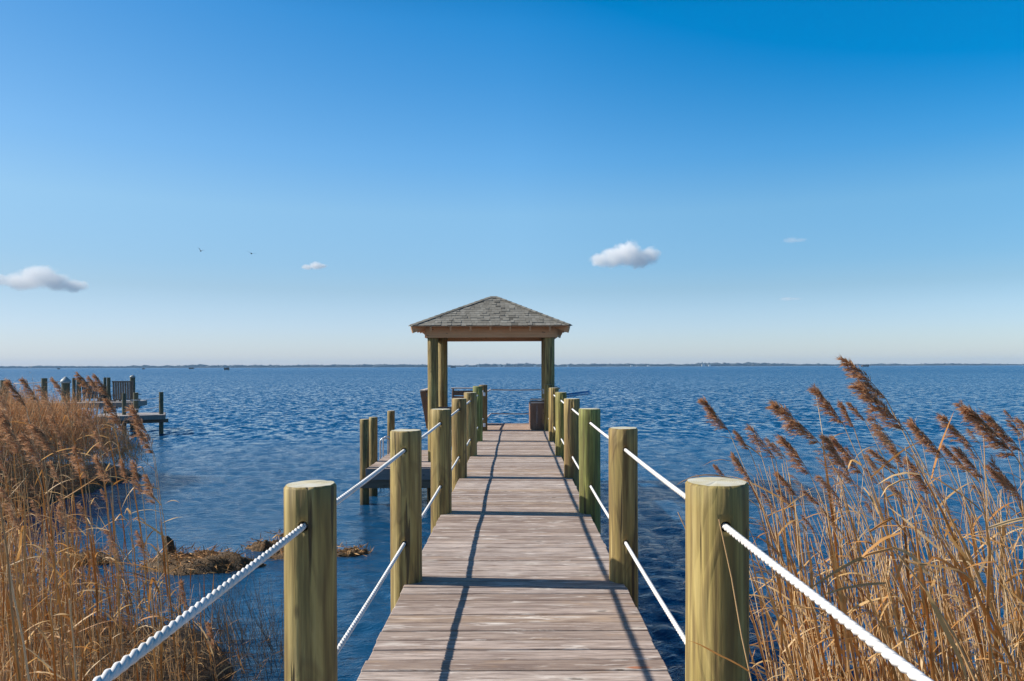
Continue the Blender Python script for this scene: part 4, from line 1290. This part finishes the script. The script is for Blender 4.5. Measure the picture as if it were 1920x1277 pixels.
# plainer reeds filling the right stand: plumed (shared label) and bare
def right_root():
    while True:
        x, y = random.uniform(1.25, 4.6), random.uniform(2.3, 5.6)
        pxx = VX + x / y * F
        if 1475 < pxx < 2050 and x > 1.30 + 0.55 * max(0, 3.9 - y): return x, y
nfill = 0
while nfill < 32:
    x, y = right_root()
    pxx = VX + x / y * F
    topy = random.uniform(845, 1010) - 50 * max(0, (pxx - 1600) / 320)
    hx = pxx - random.uniform(20, 120)
    if hx < 1420 + random.random() * 60: continue
    head = px(hx, topy, y); L = random.uniform(.11, .23)
    tip = head + Vector((-0.62 * L, 0, 0.78 * L))
    make_reed((x, y + random.uniform(-.1, .2), 0.05), head, tip, 0.6, 'lower plumed reed within the crowded middle and back of the right stand', 'lower plumed reeds in the right stand', 900 + nfill, 0.0042, random.choice((3, 4, 5, 6)), L * 1.05, True, 0.8)
    nfill += 1
proto = []
for k in range(14):
    H = random.uniform(1.5, 2.75)
    lx = -random.uniform(.08, .5)
    r = make_reed((0, 0, 0), (lx, random.uniform(-.1, .1), H), None, 0.5, 'bare', None, 1500 + k, random.uniform(.0034, .0052), random.choice((3, 4, 5, 6, 7)), plume=False)
    proto.append(r)
used = set()
def clone(o, loc, rz, sc, label, group):
    c = o if o.name not in used else o.copy()
    if o.name in used:
        COL.objects.link(c)
        for ch in o.children:
            q = ch.copy(); COL.objects.link(q); q.parent = c
    used.add(o.name)
    c.location = loc; c.rotation_euler = (0, 0, rz); c.scale = (sc, sc, sc)
    c['label'] = label; c['group'] = group; c['category'] = 'reed'
    return c
for k in range(70):
    x, y = right_root()
    clone(proto[k % 14], (x, y, 0.04), random.uniform(-.3, .3), random.uniform(.85, 1.1), 'bare plumeless reed stalk with curled dry leaves in the right stand', 'bare reed stalks in the right stand')

# stuff: the thick of the right stand
def reed_mass(name, roots, label, hmin, hmax, leanx, seed, leafy=2, plume_p=0.0, thick=(.0032, .0056), mat_l=None):
    g = np.random.default_rng(seed)
    st, lf, pl = Blades(), Blades(), Blades()
    for ri, (x, y, z) in enumerate(roots):
        H = g.uniform(hmin, hmax) if hmax else g.uniform(*hmin[ri])
        lx = np.clip(g.normal(leanx, .13), -.30, .10) * H
        root = np.array([x, y, z]); head = root + np.array([lx, g.normal(0, .07) * H, H])
        ctrl = root + (head - root) * .55 - np.array([lx * .3, 0, 0])
        P = bez(root, ctrl, head, 7)
        th = g.uniform(*thick)
        st.stalk(P, np.linspace(th, th * .45, 7), g.random(), 3)
        for q in range(leafy):
            i = g.integers(1, 6)
            a = g.normal(math.pi if g.random() < .7 else 0, .9)
            if g.random() < .45:
                j = min(i, 4)
                Q = P[j:j + 3] + np.array([0, -0.004, 0])
                lf.ribbon(Q, np.array([.003, .0065, .001]), (1, 0, 0), g.uniform(0, .5))
            else:
                leaf_into(lf, P[i], (math.cos(a), math.sin(a), g.uniform(.4, 1.4)), g.uniform(.14, .46), g.uniform(.0028, .0065), g.uniform(.15, .8), g)
        if g.random() < plume_p:
            L = g.uniform(.10, .2)
            plume_into(pl, head, head + np.array([-.6, 0, .8]) * L, np.array([-.8, -.1, -.5]), L, g, .45)
    o = st.build(name, M_STALK); tag(o, label, 'reeds', None, 'stuff')
    if lf.V: lf.build('foliage', M_LEAF, o)
    if pl.V: pl.build('plume', M_PLUME, o)
    return o
roots = []
while len(roots) < 430:
    x, y = right_root()
    if 1440 < VX + x / y * F: roots.append((x, y, 0.03))
reed_mass('reed_bed', roots, 'crowded thinner dry reed stems filling the right stand', 1.2, 2.5, -0.13, 71, 2, 0.12)

# ---- left reeds
LH = [
    (145, 697, 175, 738, 7.5, 60, 'plume tip farthest up against the far shore on the left'),
    (178, 700, 205, 742, 8.0, 60, 'plume just left of the slatted settee on the neighbouring dock'),
    (166, 704, 190, 735, 8.6, 60, 'slim plume in front of the dark chair on the neighbouring dock'),
    (42, 706, 70, 748, 6.6, 60, 'reddish plume overlapping the flat topped dock post'),
    (15, 710, 48, 760, 6.0, 60, 'plume in front of the thick dock post at the left photo edge'),
    (98, 706, 122, 740, 7.2, 60, 'plume just in front of the pointed white capped post'),
    (200, 745, 232, 805, 6.6, 70, 'bent golden plume hanging before the low neighbouring landing'),
    (248, 760, 283, 830, 6.2, 60, 'broad tan plume below the neighbouring landing, highest near open water'),
    (258, 800, 289, 850, 6.0, 60, 'orange plume hanging at the tip of the marsh above open water'),
    (140, 835, 163, 880, 5.0, 40, 'rusty upright plume over the dark marsh bank'),
    (178, 853, 210, 905, 4.8, 40, 'pale nodding plume over the dark marsh bank'),
    (250, 865, 266, 925, 4.6, 30, 'slender rusty plume by the inlet left of the open water'),
    (275, 888, 290, 945, 4.5, 25, 'thin orange plume bordering the open water inlet'),
    (228, 860, 240, 905, 5.2, 30, 'tiny orange plume with a crossing leaf above the inlet'),
    (45, 810, 85, 880, 4.4, 40, 'pale brown plume low on the left before dark brush'),
    (60, 790, 110, 850, 5.2, 60, 'long light plume leaning over the brown brush'),
    (5, 770, 40, 850, 4.6, 50, 'dark gold plume cut by the left photo edge'),
    (340, 1085, 345, 1130, 7.0, 6, 'short thin plume standing in the water among the clumps') ,
    (393, 1165, 400, 1215, 6.0, 4, 'low orange plume just under the slanting white rope'),
]
for i, (tx, ty, hx, hy, d, drift, lab) in enumerate(LH):
    tip, head = px(tx, ty, d + 0.03), px(hx, hy, d)
    g = random.Random(700 + i)
    rootx = head.x + (head.z - 0.1) * (0.11 if i < 9 else 0.05)
    make_reed((rootx, d + g.uniform(-.2, .2), 0.08), head, tip, 0.7, lab, GL, 700 + i, 0.0048, g.choice((4, 5, 6)), (tip - head).length * 1.02, True, 1.1)

def left_root(ymin=3.0, ymax=9.2, xmax=505):
    while True:
        x, y = random.uniform(-8.6, -1.75), random.uniform(ymin, ymax)
        pxx = VX + x / y * F
        if -160 < pxx < xmax:
            # keep to the bank
            lim = -2.1 - 0.12 * max(0, y - 3) if y < 7.5 else -2.9 - 0.95 * (y - 7.5)
            if x < lim: return x, y
random.seed(91)
n = 0
while n < 64:
    x, y = left_root()
    pxx = VX + x / y * F
    if random.random() < max(0, (pxx - 110) / 220): continue
    hx = pxx - random.uniform(0, 55)
    topy = (random.uniform(755, 860) if n < 30 and pxx < 235 and y > 6 else random.uniform(890, 1060)) + max(0, pxx - 200) * 0.7
    head = px(hx, topy, y); L = random.uniform(28, 62) * y / F
    tip = head + Vector((-0.45 * L, 0, 0.88 * L))
    make_reed((x, y, 0.1), head, tip, 0.6, 'plumed brown reed within the dense left stand', 'plumed reeds in the dense left stand', 1100 + n, .0046, random.choice((3, 4, 5)), L * 1.05, True, .8)
    n += 1
n = 0
while n < 76:
    x, y = left_root(2.6, 8.8)
    pxx = VX + x / y * F
    if random.random() < max(0, (pxx - 200) / 300): continue
    clone(proto[n % 14], (x, y, 0.08), random.uniform(-.4, .4), (.80 - .28 * smooth(20, 300, pxx)) * random.uniform(.75, .95), 'bare plumeless reed stalk with curled dry leaves in the left stand', 'bare reed stalks in the left stand')
    n += 1
roots, hs = [], []
while len(roots) < 800:
    x, y = left_root(2.8, 9.2)
    pxx = VX + x / y * F
    if random.random() < max(0, (pxx - 130) / 370) ** .6: continue
    roots.append((x, y, 0.08))
    top = (2.05 - 1.0 * smooth(10, 270, pxx)) * (1 if y > 4.5 else .8)
    hs.append((top * 0.5, top))
reed_mass('reed_bed', roots, 'crowded thinner dry reed stems filling the left bank', hs, None, -0.06, 72, 2, 0.10)
# thick grey stalks close to the viewer at the left edge
for k, (xa, ya, xb, yb, d) in enumerate(((-4, 925, 32, 1290, 2.7), (8, 1010, 50, 1290, 2.9), (128, 1120, 140, 1290, 3.0))):
    a, b = px(xa, ya, d), px(xb, yb, d)
    dirv = (b - a).normalized()
    root = a + dirv * ((a.z - 0.05) / -dirv.z)
    make_reed(tuple(root), tuple(a), None, 0.1, ['thick grey broken reed stalk at the left photo edge', 'second thick grey reed stalk beside the edge one', 'stout grey reed stalk in the lower left corner stand'][k], GL, 1300 + k, 0.0078, 1, plume=False)

# rushes: dark fine stems by the near left post
g = np.random.default_rng(33)
bl = Blades()
for k in range(300):
    x, y = g.uniform(-3.5, -2.35), g.uniform(6.9, 8.6)
    if x > -2.3 - 0.5 * max(0, y - 7.6): continue
    H = g.uniform(.35, .95)
    a = np.array([x, y, 0.02]); b = a + np.array([g.normal(-.18, .3) * H, g.normal(0, .25) * H, H])
    c = (a + b) / 2 + np.array([g.normal(0, .05), 0, .06])
    bl.stalk(bez(a, c, b, 5), np.linspace(.0026, .001, 5), g.random(), 3)
tag(bl.build('rush_tufts', M_RUSH), 'dark fine rush stems growing by the water beside the near left post', 'rushes', None, 'stuff')

# litter on the left bank
bl = Blades()
A = []
for k in range(5200):
    x, y = g.uniform(-9, -2.3), g.uniform(4.5, 10.5)
    lim = -2.35 - 0.1 * max(0, y - 5) if y < 7.6 else -2.7 - 0.95 * (y - 7.6)
    if x < lim + 0.1: A.append((x, y, g.uniform(.10, .30)))
A = np.array(A)
Dv = g.normal(0, 1, A.shape) * np.array([1, 1, .45]); Dv /= np.linalg.norm(Dv, axis=1)[:, None]
bl.slivers(A, A + Dv * g.uniform(.08, .34, (len(A), 1)), g.uniform(.002, .006, len(A)), g.random(len(A)))
tag(bl.build('reed_litter', M_LITTER), 'matted dead reed litter covering the left marsh bank', 'litter', None, 'stuff')

# ---- brown brush on the marsh point behind the left reeds
g = np.random.default_rng(44)
bl = Blades()
n = 52000
X = g.uniform(-24, -10.2, n); Y = g.uniform(13.5, 24.2, n)
edge = np.where(Y < 16.4, -10.25 - 0.0 * Y, np.where(Y < 21, -10.5, -10.5 - (Y - 21) * 1.5))
keep = (X < edge + 0.25 * g.standard_normal(n) * 0.6) & (X > -0.80 * Y - 3)
X, Y = X[keep], Y[keep]
n = len(X)
inn = np.clip((edge[keep] - X) / 1.5, 0, 1)
hump = 0.82 + 0.22 * vnoise(X * 1.1, Y * 1.1, 9) + 0.12 * vnoise(X * 3.1, Y * 3.1, 10)
Hh = (0.90 + 1.30 * inn ** 0.8) * (hump * .6 + .45)
A = np.stack([X, Y, 0.12 + Hh * np.sqrt(g.uniform(.03, .62, n))], -1)
up = np.stack([g.normal(-.12, .38, n), g.normal(0, .38, n), np.ones(n)], -1)
up /= np.linalg.norm(up, axis=1)[:, None]
B = A + up * (Hh * g.uniform(.22, .5, n))[:, None]
bl.slivers(A, B, g.uniform(.004, .011, n), np.clip(g.normal(.5, .22, n) + 0.15 * vnoise(X, Y, 12), 0, 1))
# fine side twigs
k = g.integers(0, n, 40000)
t = g.random(len(k))[:, None]
A2 = A[k] + (B[k] - A[k]) * t
dv = g.normal(0, 1, A2.shape) + np.array([-.2, 0, .7]); dv /= np.linalg.norm(dv, axis=1)[:, None]
bl.slivers(A2, A2 + dv * g.uniform(.05, .2, (len(k), 1)), g.uniform(.003, .008, len(k)), g.random(len(k)))
tag(bl.build('marsh_brush', M_BRUSH), 'dense brown dry brush on the marsh point left of open water', 'brush', None, 'stuff')

# ---- mud clumps in the shallow water
def clump(cx, cy, rx, ry, h, seed, lab, straw=260):
    g = np.random.default_rng(seed)
    n = 34
    xs = np.linspace(-1.25, 1.25, n)
    X, Y = np.meshgrid(xs, xs)
    rad = np.hypot(X, Y) + 0.28 * vnoise(X * 3.2 + seed, Y * 3.2, seed) + 0.12 * vnoise(X * 9, Y * 9, seed + 1)
    Z = h * (1 - smooth(0.45, 1.02, rad)) * (1 + 0.5 * vnoise(X * 7, Y * 7, seed + 2)) - 0.10 + g.normal(0, .012, X.shape)
    i = (np.arange(n - 1)[:, None] * n + np.arange(n - 1)[None]).ravel()
    o = np_obj('marsh_clump', np.stack([X * rx, Y * ry, Z], -1).reshape(-1, 3), np.stack([i, i + 1, i + n + 1, i + n], -1), M_MUD)
    o.location = (cx, cy, 0)
    tag(o, lab, 'mud clump', 'mud clumps in the shallow water')
    bl = Blades()
    q = g.uniform(-.85, .85, (straw, 2))
    q = q[np.hypot(q[:, 0], q[:, 1]) < .9]
    zz = h * (1 - smooth(.45, 1.02, np.hypot(q[:, 0], q[:, 1]))) * .85
    A = np.stack([q[:, 0] * rx, q[:, 1] * ry, zz - .03], -1)
    dv = g.normal(0, 1, A.shape) * np.array([1, .8, .6]) + np.array([0, 0, .1]); dv /= np.linalg.norm(dv, axis=1)[:, None]
    bl.slivers(A, A + dv * g.uniform(.05, .2, (len(A), 1)), g.uniform(.004, .011, len(A)), g.random(len(A)))
    bl.build('straw', M_LITTER, o)
clump(-5.05, 11.6, 1.12, 0.55, 0.27, 1, 'long straw covered mud clump behind the slanting white rope', 620)
clump(-4.35, 12.75, 0.42, 0.32, 0.20, 2, 'small dark mud clump with bare twigs behind the long one', 120)
clump(-3.55, 12.25, 0.72, 0.46, 0.20, 3, 'ragged brown mud clump behind the near left post', 300)
clump(-2.80, 12.35, 0.46, 0.26, 0.15, 4, 'low seaweed covered mud clump just right of the near left post', 160)
clump(-4.35, 13.7, 0.35, 0.12, 0.10, 5, 'thin sliver of mud barely above water beyond the other clumps', 60)
clump(-6.9, 11.9, 0.7, 0.4, 0.22, 6, 'mud clump half hidden among the left reed stalks', 300)
stp = MB(); stp.tube([(0, 0, -0.2), (0.01, 0, 0.12), (-0.01, 0.01, 0.25), (-0.05, 0.0, 0.34)], [0.11, 0.085, 0.07, 0.03], 9)
so = stp.build('tree_stump', M_MUD); so.location = (-5.52, 11.75, 0.1)
tag(so, 'small broken stump rising from the long mud clump', 'stump')

# ------------------------------------------------------------------ clouds
def cloud(xp, yp, wpx, hpx, d, puffs, dens, seed, lab, soft=1.0):
    c = px(xp, yp, d)
    W, H = wpx * d / F, hpx * d / F
    t = NT('cloud_vapour')
    o = t.obj()
    nz = t.n('TexNoise', {'Vector': t.vmath('ADD', o, (seed * 3.1, seed * 7.7, 0)), 'Scale': 5.5, 'Detail': 8.0, 'Roughness': 0.66}).outputs[0]
    nz2 = t.n('TexNoise', {'Vector': t.vmath('ADD', o, (seed * 1.1, seed * 2.7, 9)), 'Scale': 1.6, 'Detail': 3.0}).outputs[0]
    best = None
    for (x, z, r, fl) in puffs:
        v = t.vmath('MULTIPLY', t.vmath('SUBTRACT', o, (x, 0, z)), (1 / r, 1 / r, fl / r))
        l = t.n('VectorMath', {0: v}, operation='LENGTH').outputs['Value']
        q = t.math('SUBTRACT', 1.0, l)
        best = q if best is None else t.math('SMOOTH_MAX', best, q, 0.18)
    f = t.math('ADD', best, t.math('MULTIPLY', t.math('SUBTRACT', nz, 0.5), 1.35))
    f = t.math('ADD', f, t.math('MULTIPLY', t.math('SUBTRACT', nz2, 0.5), 0.5))
    f = t.n('MapRange', {'Value': f, 'From Min': 0.12, 'From Max': 0.12 + 0.32 * soft, 'To Min': 0.0, 'To Max': dens / (W * 0.5)}).outputs[0]
    vol = t.n('VolumeScatter', {'Color': (1.0, 1.0, 1.0, 1), 'Density': f, 'Anisotropy': 0.0})
    t.t.links.new(vol.outputs[0], t.out.inputs['Volume'])
    # the body: an egg shaped hull, in units of half the cloud's width
    bm = bmesh.new()
    bmesh.ops.create_icosphere(bm, subdivisions=3, radius=1.0)
    zr = max(0.35, 1.9 * H / W)
    for v in bm.verts: v.co = Vector((v.co.x * 1.28, v.co.y * 0.75, v.co.z * zr))
    me = bpy.data.meshes.new('cloud'); bm.to_mesh(me); bm.free()
    me.materials.append(t.m)
    ob = bpy.data.objects.new('cloud', me); COL.objects.link(ob)
    ob.location = c; ob.scale = (W / 2,) * 3
    tag(ob, lab, 'cloud', 'small clouds low over the sound')
    return ob
cloud(1175, 480, 134, 50, 2500, [(-0.72, -0.12, 0.34, 1.5), (-0.38, -0.05, 0.42, 1.3), (0.03, 0.05, 0.50, 1.25), (0.35, -0.1, 0.45, 1.5), (0.66, 0.0, 0.36, 1.25)], 4.2, 1, 'bright flat based white cumulus right of the pavilion roof')
cloud(72, 521, 184, 42, 2600, [(-0.85, -0.02, 0.26, 1.4), (-0.35, -0.05, 0.40, 1.8), (0.0, 0.07, 0.40, 1.35), (0.35, -0.06, 0.36, 1.8), (0.72, -0.14, 0.26, 1.7), (0.9, -0.13, 0.16, 1.2)], 4.0, 2, 'long white cloud cut off by the left edge')
cloud(587, 498, 60, 22, 2600, [(-0.35, -0.06, 0.42, 2.0), (0.2, 0.02, 0.55, 1.9), (0.6, 0.02, 0.36, 2.2)], 3.2, 3, 'faint small cloud upper left of the pavilion', 1.4)
cloud(1490, 452, 66, 18, 2600, [(-0.2, 0, 0.6, 3.2), (0.35, 0, 0.45, 3.2)], 0.55, 4, 'faint pinkish wisp of cloud on the right above the reeds', 1.6)
cloud(1482, 562, 60, 10, 2600, [(-0.2, 0, 0.6, 4.5), (0.35, 0, 0.45, 4.5)], 0.7, 5, 'barely visible cloud streak low over the right reeds', 1.6)

# ------------------------------------------------------------------ haze
hz = MB(); hz.add([(x, y, z) for x in (-3900, 3900) for y in (-40, 3800) for z in (-3.9, 34.0)], [(0, 1, 3, 2), (4, 6, 7, 5), (0, 4, 5, 1), (2, 3, 7, 6), (0, 2, 6, 4), (1, 5, 7, 3)])
t = NT('haze_air')
vol = t.n('VolumePrincipled', {'Color': (0.42, 0.70, 1.0, 1), 'Density': 0.00012, 'Anisotropy': 0.0})
t.t.links.new(vol.outputs[0], t.out.inputs['Volume'])
tag(hz.build('haze', t.m), 'thin pale blue haze over the sound', 'haze', None, 'stuff')
